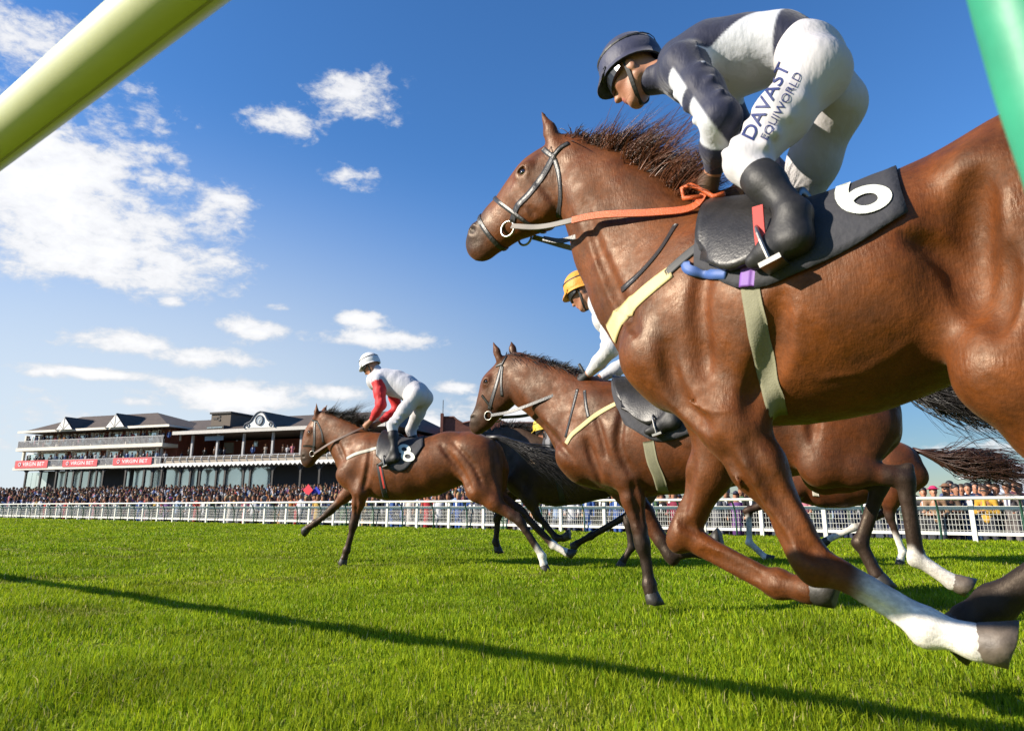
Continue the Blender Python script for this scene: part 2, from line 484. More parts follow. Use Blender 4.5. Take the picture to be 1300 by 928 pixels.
def hair_mesh(name, roots, dirs, length, width, m, parent, droop=.25, seed=1, segs=6, wob=.25, curl=0.0, taper=1.0, bend=None):
    """tapered strands: roots (n,3), dirs (n,3)"""
    g = np.random.default_rng(seed)
    n = len(roots); L = (length if np.ndim(length) else np.full(n, length)) * g.uniform(.65, 1.15, n)
    ts = np.linspace(0, 1, segs)
    d = dirs + g.normal(0, wob, (n, 3)); d /= np.linalg.norm(d, axis=1, keepdims=True)
    side = g.normal(0, 1, (n, 3)); side -= d * (side * d).sum(1, keepdims=True); side /= np.linalg.norm(side, axis=1, keepdims=True)
    P = roots[:, None, :] + d[:, None, :] * (L[:, None] * ts)[..., None]
    P[..., 2] -= droop * (L[:, None] * ts ** 2)
    if bend is not None: P += np.asarray(bend)[:, None, :] * (L[:, None] * ts ** 2)[..., None]
    P += side[:, None, :] * (curl * L[:, None] * np.sin(ts * 3.0 + g.uniform(0, 6, (n, 1))))[..., None] * ts[None, :, None]
    wd = width * g.uniform(.6, 1.3, n)
    prof = (1 - ts ** (1.5 * taper)) * .95 + .05
    e2 = np.cross(d, side)
    V = np.zeros((n, segs, 3, 3))
    for k in range(3):
        a = 2 * math.pi * k / 3
        V[:, :, k] = P + (math.cos(a) * side + math.sin(a) * .6 * e2)[:, None, :] * (wd[:, None] * prof)[..., None]
    idx = np.arange(n * segs * 3).reshape(n, segs, 3)
    F = []
    for k in range(3):
        k2 = (k + 1) % 3
        F.append(np.stack([idx[:, :-1, k], idx[:, :-1, k2], idx[:, 1:, k2], idx[:, 1:, k]], -1).reshape(-1, 4))
    me = mesh_np(name, V.reshape(-1, 3), np.concatenate(F), m, True)
    o = link(name, me, parent); return o

def hoof_vf(cor, axis, lat, r=.052, length=.085):
    """hoof capsule from the coronet along axis, flared, with a flat sole and heel cut"""
    a = axis / np.linalg.norm(axis); l = lat - a * (lat @ a); l /= np.linalg.norm(l); f = np.cross(l, a)
    V = []; n = 14
    for (t, rr, sh) in ((-.12, .80, 0), (0, .92, 0), (.5, 1.08, .006), (1.0, 1.22, .014), (1.0, .9, .012)):
        for k in range(n):
            th = 2 * math.pi * k / n
            c, s_ = math.cos(th), math.sin(th)
            ext = 1.0 if c > -.5 else .86
            V.append(cor + a * (length * (t if t < 1 else 1.0) * (1.0 if c > -.2 else .86)) + f * (rr * r * c * 1.08 * ext + sh) + l * rr * r * s_)
    F = []
    for i in range(4):
        for k in range(n): F.append((i * n + k, i * n + (k + 1) % n, (i + 1) * n + (k + 1) % n, (i + 1) * n + k))
    F.append(tuple(range(n))[::-1]); F.append(tuple(4 * n + k for k in range(n)))
    return V, F

M_HAIR = {}
def hair_mat(name, col, rough=.42):
    return mat(name, col, rough, 0, .35, 25, 0, 60, .5)

def build_horse(fr, K, label, group='galloping racehorses'):
    sc = K.get('scale', 1.0)
    L = fr.loc
    root = empty('racehorse', tuple(fr.world(np.array([0, 0, 0]))), fr.rz, label, 'horse', group)
    f = Field(K['cell'])
    def loft(pairs, k, wscale=1.0):
        C, rad = [], []
        for (a, b, wd) in pairs:
            pa, pb = L(*a), L(*b); C.append((pa + pb) / 2); rad.append((np.linalg.norm(pa - pb) / 2, wd * sc * wscale))
        for i in range(len(C) - 1): f.seg(C[i], C[i + 1], rad[i], rad[i + 1], k)
        return C, rad
    tc, tr = loft(K['trunk'], .06)
    ncn, nr = loft(K['neck'], .05)
    hc, hr = loft(K['head'], .03)
    # --- legs
    legs = {}
    for nm in ('FL', 'FR', 'HL', 'HR'):
        sgn = 1 if nm[1] == 'L' else -1
        fore = nm[0] == 'F'
        vo = (K.get('vf', (.15, .13, .125, .125)) if fore else K.get('vh', (.19, .155, .135, .135)))
        vo = [vo[0], vo[1], vo[2], vo[3], vo[3]]
        J = [L(p[0], p[1], sgn * vo[min(i, 4)] * sc) for i, p in enumerate(K[nm])]   # elbow/stifle, knee/hock, fetlock, coronet, toe
        tdir = J[4] - J[3]; tl = np.linalg.norm(tdir)
        if tl > .085 * sc: J[3] = J[4] - tdir / tl * .085 * sc
        legs[nm] = J
    W = L(*K['withers']); SP = L(*K['shoulder'], 0)
    HIP = L(*K['hip'], 0)
    for nm, J in legs.items():
        sgn = 1 if nm[1] == 'L' else -1
        if nm[0] == 'F':
            sp = np.array([SP[0], sgn * .13 * sc, SP[2]]); el = J[0]
            bl = np.array([W[0] * .8 + SP[0] * .2, sgn * .10 * sc, W[2] * .62 + SP[2] * .38])
            f.seg(bl, sp, (.115 * sc, .085 * sc), (.12 * sc, .10 * sc), .07)           # shoulder blade
            f.seg(sp, el, (.105 * sc, .085 * sc), (.095 * sc, .075 * sc), .05)            # upper arm
            tri = np.array([W[0] * .75 + el[0] * .25 - .10 * sc, sgn * .155 * sc, W[2] * .45 + el[2] * .55])
            f.seg(tri, el, (.12 * sc, .08 * sc), (.078 * sc, .062 * sc), .05)             # triceps
            kn = J[1]; m1 = el + (kn - el) * .33; m2 = el + (kn - el) * .78
            f.chain([el, m1, m2, kn], [(.085 * sc, .07 * sc), (.076 * sc, .062 * sc), (.046 * sc, .043 * sc), (.047 * sc, .047 * sc)], .03)
            ft = J[2]; c1 = kn + (ft - kn) * .22
            f.chain([kn, c1, ft], [(.047 * sc, .044 * sc), (.034 * sc, .031 * sc), (.034 * sc, .031 * sc)], .02)
            d = kn - el; d /= np.linalg.norm(d); pr = np.array([d[2], 0, -d[0]]); pr = pr if pr[0] > 0 else -pr
            f.seg(kn + pr * .006 - d * .03, kn + pr * .006 + d * .03, (.044 * sc, .048 * sc), (.042 * sc, .046 * sc), .02)
            # tendons behind the cannon
            dc = (ft - kn); dcn = dc / np.linalg.norm(dc); back = np.array([-dcn[2], 0, dcn[0]]); back = back if np.dot(back, -pr) > 0 else -back
            f.seg(kn + dc * .18 + back * .026 * sc, ft - dc * .08 + back * .022 * sc, .017 * sc, .019 * sc, .012)
        else:
            st = J[0]; hk = J[1]; ft = J[2]
            hp = np.array([HIP[0], sgn * .12 * sc, HIP[2]])
            f.seg(hp, st, (.235 * sc, .15 * sc), (.13 * sc, .092 * sc), .09)
            bt = np.array([HIP[0] - .17 * sc, sgn * .11 * sc, HIP[2] - .13 * sc])
            gm = st + (hk - st) * .45
            f.seg(bt, gm, (.15 * sc, .11 * sc), (.07 * sc, .055 * sc), .08)              # hamstring
            m1 = st + (hk - st) * .4; m2 = st + (hk - st) * .82
            f.chain([st, m1, m2, hk], [(.12 * sc, .085 * sc), (.088 * sc, .066 * sc), (.047 * sc, .042 * sc), (.05 * sc, .046 * sc)], .035)
            d = hk - st; dn = d / np.linalg.norm(d); dc = ft - hk; dcn = dc / np.linalg.norm(dc)
            pt = hk + (-dcn * .055 + (dn - dcn) * .0) * sc
            bk = dn - dcn * (dn @ dcn); bk = bk / (np.linalg.norm(bk) + 1e-6)
            pt = hk - dcn * .06 * sc + bk * .03 * sc
            f.seg(hk + dcn * .05 * sc + bk * .015, pt, .034 * sc, .027 * sc, .02)                # point of hock
            f.seg(pt, st + d * .5 + bk * .03 * sc, .019 * sc, .03 * sc, .02)                     # achilles
            c1 = hk + dc * .25
            f.chain([hk, c1, ft], [(.050 * sc, .045 * sc), (.037 * sc, .034 * sc), (.036 * sc, .033 * sc)], .02)
            f.seg(hk + dc * .2 + bk * .024 * sc, ft - dc * .06 + bk * .024 * sc, .017 * sc, .02 * sc, .012)
        ft, co = J[2], J[3]
        f.seg(ft, ft, (.045 * sc, .042 * sc), (.045 * sc, .042 * sc), .02)
        f.seg(ft, co, (.038 * sc, .036 * sc), (.037 * sc, .039 * sc), .015)
        dp = co - ft; dpn = dp / (np.linalg.norm(dp) + 1e-6); toe = J[4] - co
        heel = np.array([-dpn[2], 0, dpn[0]]); heel = heel if heel @ toe < 0 else -heel
        f.seg(ft + heel * .026 * sc, ft + heel * .026 * sc + dpn * .015, .026 * sc, .022 * sc, .015)  # ergot
        f.seg(co, co + dpn * .01, (.042 * sc, .044 * sc), (.044 * sc, .046 * sc), .012)
    # --- breast and flank
    for sgn in (1, -1):
        f.ell(np.array([SP[0] - .03 * sc, sgn * .085 * sc, SP[2] - .05 * sc]), np.array([.10, .085, .13]) * sc, None, .06)
    # --- head details, in the head's own axes
    c0, c1 = hc[0], hc[-1]
    ax = c1 - c0; ax /= np.linalg.norm(ax); pr = np.array([-ax[2], 0, ax[0]])
    fr0 = L(*K['head'][1][0]) - L(*K['head'][1][1]); pr = pr if pr @ fr0 > 0 else -pr
    eye = L(*K['eye'], .088 * sc); mz = L(*K['nostril'], .045 * sc); eye[1] = 0; mz[1] = 0
    for sgn in (1, -1):
        jaw = hc[1] - pr * hr[1][0] * .42 + ax * .01
        f.ell(jaw + np.array([0, sgn * .052 * sc, 0]), np.array([.105, .032, .085]) * sc, [ax, [0, 1, 0], pr], .035)     # cheek
        f.ell(eye + np.array([0, sgn * .083 * sc, 0]) + pr * .004, np.array([.050, .024, .036]) * sc, [ax, [0, 1, 0], pr], .02)   # brow
        f.ell(eye + ax * .004 + np.array([0, sgn * .098 * sc, 0]), np.array([.020, .014, .014]) * sc, [ax, [0, 1, 0], pr], .008, 'd')
        f.seg(eye + ax * .05 * sc + np.array([0, sgn * .066 * sc, 0]) - pr * .035 * sc, eye + ax * .20 * sc + np.array([0, sgn * .045 * sc, 0]) - pr * .02 * sc, .014 * sc, .009 * sc, .03)  # facial crest
        f.ell(mz + np.array([0, sgn * .043 * sc, 0]), np.array([.036, .022, .030]) * sc, [ax, [0, 1, 0], pr], .02)
        f.ell(mz + ax * .006 + np.array([0, sgn * .062 * sc, 0]), np.array([.026, .020, .014]) * sc, [(ax + pr) / 1.414, [0, 1, 0], (pr - ax) / 1.414], .01, 'd')
        eb, et = L(*K['ear'][0], .05 * sc), L(*K['ear'][1], .055 * sc); eb[1] *= sgn; et[1] *= sgn
        if sgn < 0 and 'ear2' in K: eb, et = L(*K['ear2'][0], -.055 * sc), L(*K['ear2'][1], -.06 * sc)
        mid = eb + (et - eb) * .45
        f.chain([eb, mid, et], [(.030 * sc, .026 * sc), (.030 * sc, .02 * sc), (.006 * sc, .006 * sc)], .02)
        f.seg(mid + np.array([.02, sgn * .016, 0]) * sc, et + np.array([.01, sgn * .012, -.02]) * sc, .012 * sc, .006 * sc, .01, 'd')
    if 'mouth' in K:
        m0, m1 = L(*K['mouth'][0], 0), L(*K['mouth'][1], 0)
        for sgn in (1, -1): f.cone(m0 + np.array([0, sgn * .05 * sc, 0]), m1 + np.array([0, sgn * .062 * sc, 0]), .006, .005, .01, 'd')
    for e in K.get('extra', []): e(f, L, sc)
    f.run()
    cr = K.get('creases', []) + [('r',) + tuple(r_) for r_ in K.get('ridges', [])]
    if cr:
        add = []
        for c_ in cr:
            ridge = c_[0] == 'r'; path = c_[1] if ridge else c_[0]; rad = c_[2] if ridge else c_[1]
            sp_ = side_path(f, fr, path, 10)
            if sp_ is None: continue
            P_, N_ = sp_
            if np.abs(np.diff(P_, axis=0)).max() > .25: continue
            add.append((ridge, P_ + N_ * (rad * (-.3 if ridge else .35)), rad))
        for ridge, P_, rad in add:
            for sgn in (1, -1):
                Pm = P_ * [1, sgn, 1]
                for i in range(len(Pm) - 1):
                    t0 = math.sin(math.pi * (i + .3) / len(Pm)); t1 = math.sin(math.pi * (i + 1.3) / len(Pm))
                    f.cone(Pm[i], Pm[i + 1], rad * max(.3, t0), rad * max(.3, t1), .012 if ridge else max(.018, rad * 3.3), 'u' if ridge else 'd')
        f.run()
    V, Q = f.mesh()
    # --- coat colours
    base = np.array(K['coat']); col = np.tile(base, (len(V), 1))
    lo_, hi_ = f.lo[2], f.lo[2] + f.cell * f.n[2]
    g = np.random.default_rng(K.get('seed', 1))
    dark = np.zeros(len(V))
    pts = K.get('points', 0.0)
    white = np.zeros(len(V))
    info = {}
    for nm, J in legs.items():
        chain_ = [J[0], J[1], J[2], J[3], J[3] + (J[3] - J[2]) * .6]
        best = np.full(len(V), 9.0); par = np.zeros(len(V))
        for i in range(4):
            d, t = seg_dist(V, chain_[i], chain_[i + 1]); m = d < best; best[m] = d[m]; par[m] = i + t[m]
        info[nm] = (best, par)
    allb = np.min([info[n][0] for n in info], axis=0)
    for nm, J in legs.items():
        best, par = info[nm]
        near = (best < .115 * sc) & (best <= allb + 1e-6)
        pn = par + .06 * np.sin(V[:, 0] * 60 + V[:, 1] * 45)
        if nm in K.get('shadeleg', {}): dark = np.maximum(dark, np.where(near, smooth01(pn, *K['shadeleg'][nm]), 0)) * 1.0  # shade on a lower leg, put into its coat colour
        if pts: dark = np.maximum(dark, np.where(near, smooth01(pn, .45, .95), 0) * pts)
        if nm in K.get('white', {}):
            a, b = K['white'][nm]
            white = np.maximum(white, np.where(near & (best < .085 * sc), smooth01(pn, a, b), 0))
    # nostril rims and mouth
    for sgn in (1, -1):
        dn = np.linalg.norm(V - (mz + ax * .006 + np.array([0, sgn * .058 * sc, 0])), axis=1); dark = np.maximum(dark, 1 - smooth01(dn, .014 * sc, .026 * sc))
    # muzzle
    dm = np.linalg.norm(V - mz, axis=1)
    dark = np.maximum(dark, (1 - smooth01(dm, .06 * sc, .16 * sc)) * K.get('muzzle', .8))
    col = col * (1 - dark[:, None]) + np.array(K.get('dark', (.012, .009, .008))) * dark[:, None]
    # blaze
    if 'blaze' in K:
        for (a, b, wdt) in K['blaze']:
            A, B = L(*a, 0), L(*b, 0)
            d, t = seg_dist(V, A, B)
            wz = (1 - smooth01(d, wdt * .6, wdt)) * (1 - smooth01(np.abs(V[:, 1]), .018, .032))
            white = np.maximum(white, wz)
    col = col * (1 - white[:, None]) + np.array([.62, .58, .52]) * white[:, None]
    m = coat_mat(K.get('coatmat', 'coat'))
    link('body', mesh_np('body', V, Q, m, True, col), root)
    # --- eyes
    me = sphere_mesh('eye', .0195 * sc, mat('horse_eye', (.012, .006, .004), .06, spec=.8, coat=1.0))
    for sgn in (1, -1):
        e = link('eye', me, root); e.location = tuple(eye + ax * .004 + np.array([0, sgn * .081 * sc, 0]))
    # --- hooves
    for nm, J in legs.items():
        axis = J[4] - J[3]
        hv, hf = hoof_vf(J[3] + axis * .08, axis, np.array([0, 1.0, 0]), .046 * sc, max(.075, np.linalg.norm(axis)) * sc)
        mm = mat('hoof_dark', (.03, .026, .022), .55, var=.3, scale=30, bump=.2) if nm not in K.get('palehoof', ()) else mat('hoof_pale', (.11, .085, .065), .55, var=.3, scale=30, bump=.2)
        link('hoof', mesh_np('hoof', np.array(hv), hf, mm, True), root)
    return root, f, legs

def sphere_vf(r, nu=14, nv=9):
    V = [(0, 0, r)]
    for i in range(1, nv):
        th = math.pi * i / nv
        for k in range(nu):
            a = 2 * math.pi * k / nu; V.append((r * math.sin(th) * math.cos(a), r * math.sin(th) * math.sin(a), r * math.cos(th)))
    V.append((0, 0, -r)); F = []
    for k in range(nu): F.append((0, 1 + k, 1 + (k + 1) % nu))
    for i in range(nv - 2):
        for k in range(nu): F.append((1 + i * nu + k, 1 + (i + 1) * nu + k, 1 + (i + 1) * nu + (k + 1) % nu, 1 + i * nu + (k + 1) % nu))
    b = 1 + (nv - 2) * nu; e = len(V) - 1
    for k in range(nu): F.append((b + k, e, b + (k + 1) % nu))
    return V, F
_sph = {}
def sphere_mesh(name, r, m):
    key = (name, round(r, 4), m.name)
    if key not in _sph:
        V, F = sphere_vf(r); _sph[key] = mesh_np(name, np.array(V), F, m, True)
    return _sph[key]

def coat_mat(name):
    if name in MATS: return MATS[name]
    m, t, b = new_mat(name)
    tc = t.nodes.new('ShaderNodeTexCoord')
    at = t.nodes.new('ShaderNodeAttribute'); at.attribute_name = 'col'
    def noise(scale, detail, stretch=(1, 1, 1), rough=.5):
        mp = t.nodes.new('ShaderNodeMapping'); mp.inputs['Scale'].default_value = stretch; t.links.new(tc.outputs['Object'], mp.inputs[0])
        n = t.nodes.new('ShaderNodeTexNoise'); n.inputs['Scale'].default_value = scale; n.inputs['Detail'].default_value = detail; n.inputs['Roughness'].default_value = rough
        t.links.new(mp.outputs[0], n.inputs['Vector']); return n.outputs['Fac']
    def mrange(s, a, b_, c, d):
        r = t.nodes.new('ShaderNodeMapRange'); r.inputs[1].default_value = a; r.inputs[2].default_value = b_; r.inputs[3].default_value = c; r.inputs[4].default_value = d
        t.links.new(s, r.inputs[0]); return r.outputs[0]
    def mth(op, a, b_):
        n = t.nodes.new('ShaderNodeMath'); n.operation = op
        for i, s in enumerate((a, b_)):
            if isinstance(s, (int, float)): n.inputs[i].default_value = s
            else: t.links.new(s, n.inputs[i])
        return n.outputs[0]
    big = mrange(noise(5.0, 5, (1, 1, .7), .6), .3, .7, .55, 1.42)
    fine = mrange(noise(150, 5, (.35, 1, .6), .75), .3, .7, .74, 1.26)
    mott = mrange(noise(22, 7, (.8, 1, .8), .7), .32, .68, .76, 1.24)
    val = mth('MULTIPLY', mth('MULTIPLY', big, fine), mott)
    sc = t.nodes.new('ShaderNodeVectorMath'); sc.operation = 'SCALE'; t.links.new(at.outputs['Color'], sc.inputs[0]); t.links.new(val, sc.inputs['Scale'])
    t.links.new(sc.outputs[0], b.inputs['Base Color'])
    # sweat: glossier patches
    t.links.new(mrange(noise(11, 7, (.7, 1, 1), .68), .38, .62, .42, .70), b.inputs['Roughness'])
    b.inputs['Specular IOR Level'].default_value = .42; b.inputs['Specular Tint'].default_value = (1.0, .82, .64, 1)
    b.inputs['Sheen Weight'].default_value = .05; b.inputs['Sheen Roughness'].default_value = .4
    b.inputs['Sheen Tint'].default_value = (1, .75, .5, 1)
    h1 = noise(190, 3, (1, 1, .2), .6); h2 = noise(9, 6, (.8, 1, .6), .62)
    hh = mth('ADD', mth('ADD', mth('MULTIPLY', h1, .16), h2), mth('MULTIPLY', noise(34, 6, (.9, 1, .5), .65), .22))
    bp = t.nodes.new('ShaderNodeBump'); bp.inputs['Strength'].default_value = .3; bp.inputs['Distance'].default_value = .025
    t.links.new(hh, bp.inputs['Height']); t.links.new(bp.outputs[0], b.inputs['Normal'])
    MATS[name] = m
    return m

# ---- tack helpers -------------------------------------------------
LEATHER = lambda: mat('black_leather', (.018, .016, .015), .42, var=.3, scale=30, bump=.15, bscale=120)
def conform_vf(f, P, N, width, thick, lift=.0015, closed=False):
    """strap whose inner face follows the surface across its width"""
    n = len(P)
    T = (np.roll(P, -1, 0) - np.roll(P, 1, 0)) if closed else np.gradient(P, axis=0)
    T /= (np.linalg.norm(T, axis=1, keepdims=True) + 1e-9)
    S = np.cross(N, T); S /= (np.linalg.norm(S, axis=1, keepdims=True) + 1e-9)
    wv = (np.full(n, width) if np.isscalar(width) else np.array(width)[:n]) * .5
    m = 7 if np.max(wv) > .016 else 3
    cs = np.linspace(-1, 1, m)
    G = P[:, None, :] + S[:, None, :] * (wv[:, None] * cs)[..., None]
    G = G.reshape(-1, 3); NN = np.repeat(N, m, 0)
    for _ in range(3):
        d = f.sample(G); G = G - NN * np.clip(d - lift, -.02, .02)[:, None]
    H = G + NN * thick * np.tile(np.where(np.abs(cs) > .99, .55, 1.0), n)[:, None]
    V = np.concatenate([G, H]); T_ = n * m; F = []
    for i in range(n if closed else n - 1):
        j = (i + 1) % n
        for k in range(m - 1):
            q = (i * m + k, j * m + k, j * m + k + 1, i * m + k + 1)
            F.append(q[::-1]); F.append(tuple(x + T_ for x in q))
        for k in (0, m - 1): F.append((i * m + k, j * m + k, j * m + k + T_, i * m + k + T_))
    if not closed:
        for i in (0, n - 1):
            for k in range(m - 1): F.append((i * m + k, i * m + k + 1, i * m + k + 1 + T_, i * m + k + T_))
    return V, F
def side_path(f, fr, px, n=16, mirror=False):
    """points on the animal's near side under a path of pixels"""
    P = resample([(x, y, 0) for x, y in px], n)[:, :2]
    out, nr = [], []
    for x, y in P:
        h = f.cast(fr.cam, fr.dir(x, y), 14)
        if h is None: continue
        out.append(h); nr.append(f.normal(h))
    if len(out) < 2: return None
    for i in range(1, len(out)):
        if np.linalg.norm(out[i] - out[i - 1]) > .16:
            out, nr = out[:i], nr[:i]; break
    if len(out) < 2: return None
    out = np.array(out); nr = np.array(nr)
    for _ in range(3):
        nr[1:-1] = nr[:-2] * .3 + nr[1:-1] * .4 + nr[2:] * .3
    nr /= np.linalg.norm(nr, axis=1, keepdims=True)
    if mirror:
        out = out * [1, -1, 1]; nr = nr * [1, -1, 1]
    return out, nr
def strap(name, f, fr, px, width, m, parent, both=True, thick=.004, n=24):
    r = side_path(f, fr, px, n)
    if r is None: return None
    o = None
    for mir in ((False, True) if both else (False,)):
        P, N = r
        if mir: P = P * [1, -1, 1]; N = N * [1, -1, 1]
        wd_ = width if np.isscalar(width) else np.array(width)[:len(P)]
        V, F = conform_vf(f, P, N, wd_, thick)
        o = link(name, mesh_np(name, V, F, m, True), parent)
    return o
def ring_strap(name, f, centre, e1, width, m, parent, n=40, thick=.005, lift=.001):
    """strap all the way round a limb: plane spanned by e1 (in the sagittal plane) and the sideways axis"""
    P, N = [], []
    e1 = np.array(e1, float); e1 /= np.linalg.norm(e1); e2 = np.array([0, 1.0, 0])
    for k in range(n):
        a = 2 * math.pi * k / n
        h = f.cast(centre, math.cos(a) * e1 + math.sin(a) * e2, 1.2, inside=True)
        if h is None: continue
        P.append(h); N.append(f.normal(h))
    if len(P) < 8: return None
    P = np.array(P); N = np.array(N)
    V, F = conform_vf(f, P, N, width, thick, lift, True)
    return link(name, mesh_np(name, V, F, m, False), parent)
def sheet(name, f, uz_top, bottom, centre_z, m, parent, nphi=18, lift=.004, thick=.005, symmetrical=True, ripple=.004):
    """cloth lying over the back: uz_top list of u along the spine, bottom = list of left-hand points"""
    na = len(bottom)
    outer = []
    for i in range(na):
        b = bottom[i]; c = np.array([uz_top[i], 0, centre_z])
        ph = math.atan2(b[1], b[2] - centre_z)
        row = []
        for k in range(2 * nphi + 1):
            q = (k - nphi) / nphi
            a = ph * q
            u = uz_top[i] + (b[0] - uz_top[i]) * abs(q) ** 1.2
            h = f.cast(np.array([u, 0, centre_z]), np.array([0, math.sin(a), math.cos(a)]), 1.0, inside=True)
            row.append(h if h is not None else np.array([u, 0, centre_z]))
        outer.append(row)
    P = np.array(outer)
    N = np.array([[f.normal(p) for p in row] for row in P])
    rip = ripple * np.sin(P[..., 0] * 38 + P[..., 2] * 21) * np.linspace(-1, 1, P.shape[1])[None, :] ** 2
    A = P + N * (lift + rip + ripple)[..., None]; B = A + N * thick
    nb = P.shape[1]
    V = np.concatenate([A.reshape(-1, 3), B.reshape(-1, 3)]); T = na * nb; F = []
    for i in range(na - 1):
        for k in range(nb - 1):
            q = (i * nb + k, i * nb + k + 1, (i + 1) * nb + k + 1, (i + 1) * nb + k)
            F.append(q[::-1]); F.append(tuple(x + T for x in q))
    rim = [k for k in range(nb)] + [i * nb + nb - 1 for i in range(1, na)] + [(na - 1) * nb + k for k in range(nb - 2, -1, -1)] + [i * nb for i in range(na - 2, 0, -1)]
    for a, b in zip(rim, rim[1:] + rim[:1]): F.append((a, b, b + T, a + T))
    return link(name, mesh_np(name, V, F, m, True), parent)
def decal(name, f, fr, txt, px, size_px, ang, m, parent, offset=.02, stretch=(1, 1), shear=0.0, bold=0.0):
    """lettering laid on a surface: each outline point is dropped on to the surface under it"""
    V, F = text_vf(txt, 1.0, 0.0, 6, bold)
    bm = bmesh.new(); vs = [bm.verts.new((v[0], v[1], 0)) for v in V]
    for q in F:
        try: bm.faces.new([vs[i] for i in q])
        except ValueError: pass
    bmesh.ops.triangulate(bm, faces=bm.faces[:])
    for _ in range(3):
        ed = [e for e in bm.edges if e.calc_length() > .09]
        if not ed: break
        bmesh.ops.subdivide_edges(bm, edges=ed, cuts=1); bmesh.ops.triangulate(bm, faces=bm.faces[:])
    bm.verts.index_update(); V = np.array([v.co[:] for v in bm.verts]); F = [tuple(v.index for v in f_.verts) for f_ in bm.faces]; bm.free()
    V = V[:, :2] * np.array(stretch) * size_px
    V[:, 0] += shear * V[:, 1]
    c, s_ = math.cos(ang), math.sin(ang)
    out = []
    for x, y in V:
        X = px[0] + c * x - s_ * y; Y = px[1] - (s_ * x + c * y)
        h = f.cast(fr.cam, fr.dir(X, Y), 14)
        out.append(None if h is None else h)
    good = [i for i, h in enumerate(out) if h is not None]
    for i, h in enumerate(out):
        if h is None: out[i] = out[min(good, key=lambda j: (V[i][0] - V[j][0]) ** 2 + (V[i][1] - V[j][1]) ** 2)]
    A = np.array([p + f.normal(p) * offset for p in out])
    return link(name, mesh_np(name, A, F, m, False), parent)
def tube_part(name, pts, r, m, parent, n=8, smooth=True):
    V, F = tube_vf(pts, r, n); return link(name, mesh_np(name, np.array(V), F, m, smooth), parent)
def strap_free(name, pts, nrm, width, m, parent, thick=.004, n=30):
    P = resample(pts, n); V, F = ribbon_vf(P, np.tile(np.array(nrm, float), (n, 1)), width, thick)
    return link(name, mesh_np(name, V, F, m, False), parent)
def torus_vf(c, e1, e2, R_, r, n=18, k=8):
    e1 = np.array(e1, float); e2 = np.array(e2, float); e3 = np.cross(e1, e2); V = []; F = []
    for i in range(n):
        a = 2 * math.pi * i / n; d = math.cos(a) * e1 + math.sin(a) * e2
        for j in range(k):
            b = 2 * math.pi * j / k
            V.append(c + d * (R_ + r * math.cos(b)) + e3 * r * math.sin(b))
    for i in range(n):
        for j in range(k): F.append((i * k + j, ((i + 1) % n) * k + j, ((i + 1) % n) * k + (j + 1) % k, i * k + (j + 1) % k))
    return V, F
# ------------------------------------------------------------------ the setting
FA = ground(1250, 688); FB = ground(0, 657.5)          # line of the far fence on the turf
FD = (FB - FA) / np.linalg.norm(FB - FA)               # runs to the left, away from the camera
FN = np.array([-FD[1], FD[0], 0]); FN = FN if FN[1] > 0 else -FN    # away from the track
FROT = math.atan2(FD[1], FD[0])
APRON = -.60
def fence_pt(s, off=0.0, z=0.0): return FA + FD * s + FN * off + np.array([0, 0, z])

def turf_mat():
    m, t, b = new_mat('turf_soil')
    tc = t.nodes.new('ShaderNodeTexCoord')
    def noise(sc, det):
        n = t.nodes.new('ShaderNodeTexNoise'); n.inputs['Scale'].default_value = sc; n.inputs['Detail'].default_value = det
        t.links.new(tc.outputs['Object'], n.inputs['Vector']); return n.outputs['Fac']
    cr = t.nodes.new('ShaderNodeValToRGB'); t.links.new(noise(.9, 6), cr.inputs[0])
    cr.color_ramp.elements[0].position = .3; cr.color_ramp.elements[0].color = (.12, .17, .010, 1)
    cr.color_ramp.elements[1].position = .7; cr.color_ramp.elements[1].color = (.22, .26, .014, 1)
    cr2 = t.nodes.new('ShaderNodeValToRGB'); t.links.new(noise(40, 6), cr2.inputs[0])
    cr2.color_ramp.elements[0].position = .35; cr2.color_ramp.elements[0].color = (.55, .6, .5, 1); cr2.color_ramp.elements[1].position = .65; cr2.color_ramp.elements[1].color = (1.2, 1.2, 1.1, 1)
    mx = t.nodes.new('ShaderNodeMix'); mx.data_type = 'RGBA'; mx.blend_type = 'MULTIPLY'; mx.inputs['Factor'].default_value = 1
    t.links.new(cr.outputs[0], mx.inputs[6]); t.links.new(cr2.outputs[0], mx.inputs[7]); t.links.new(mx.outputs[2], b.inputs['Base Color'])
    b.inputs['Roughness'].default_value = .95; b.inputs['Specular IOR Level'].default_value = .1
    bp = t.nodes.new('ShaderNodeBump'); bp.inputs['Strength'].default_value = .8; bp.inputs['Distance'].default_value = .05
    t.links.new(noise(25, 8), bp.inputs['Height']); t.links.new(bp.outputs[0], b.inputs['Normal'])
    return m
def sheet_obj(name, poly, z, m, kind='structure', skirt=None):
    V = [(p[0], p[1], z) for p in poly]; F = [tuple(range(len(poly)))]
    if skirt is not None:
        n = len(V); V += [(p[0], p[1], skirt) for p in poly]; F += [(i, i + n, (i + 1) % n + n, (i + 1) % n) for i in range(n)]
    return tag(link(name, mesh_np(name, np.array(V), F, m)), kind=kind)
sheet_obj('ground', [(-2500, -400), (2500, -400), (2500, 2500), (-2500, 2500)], APRON - .004, mat('far_ground', (.07, .09, .03), .95, var=.3, scale=.05))
edge = [fence_pt(-60, .45), fence_pt(140, .45)]
sheet_obj('race_track', [edge[0], edge[1], edge[1] - FN * 90, edge[0] - FN * 90], 0, turf_mat(), skirt=APRON - .02)
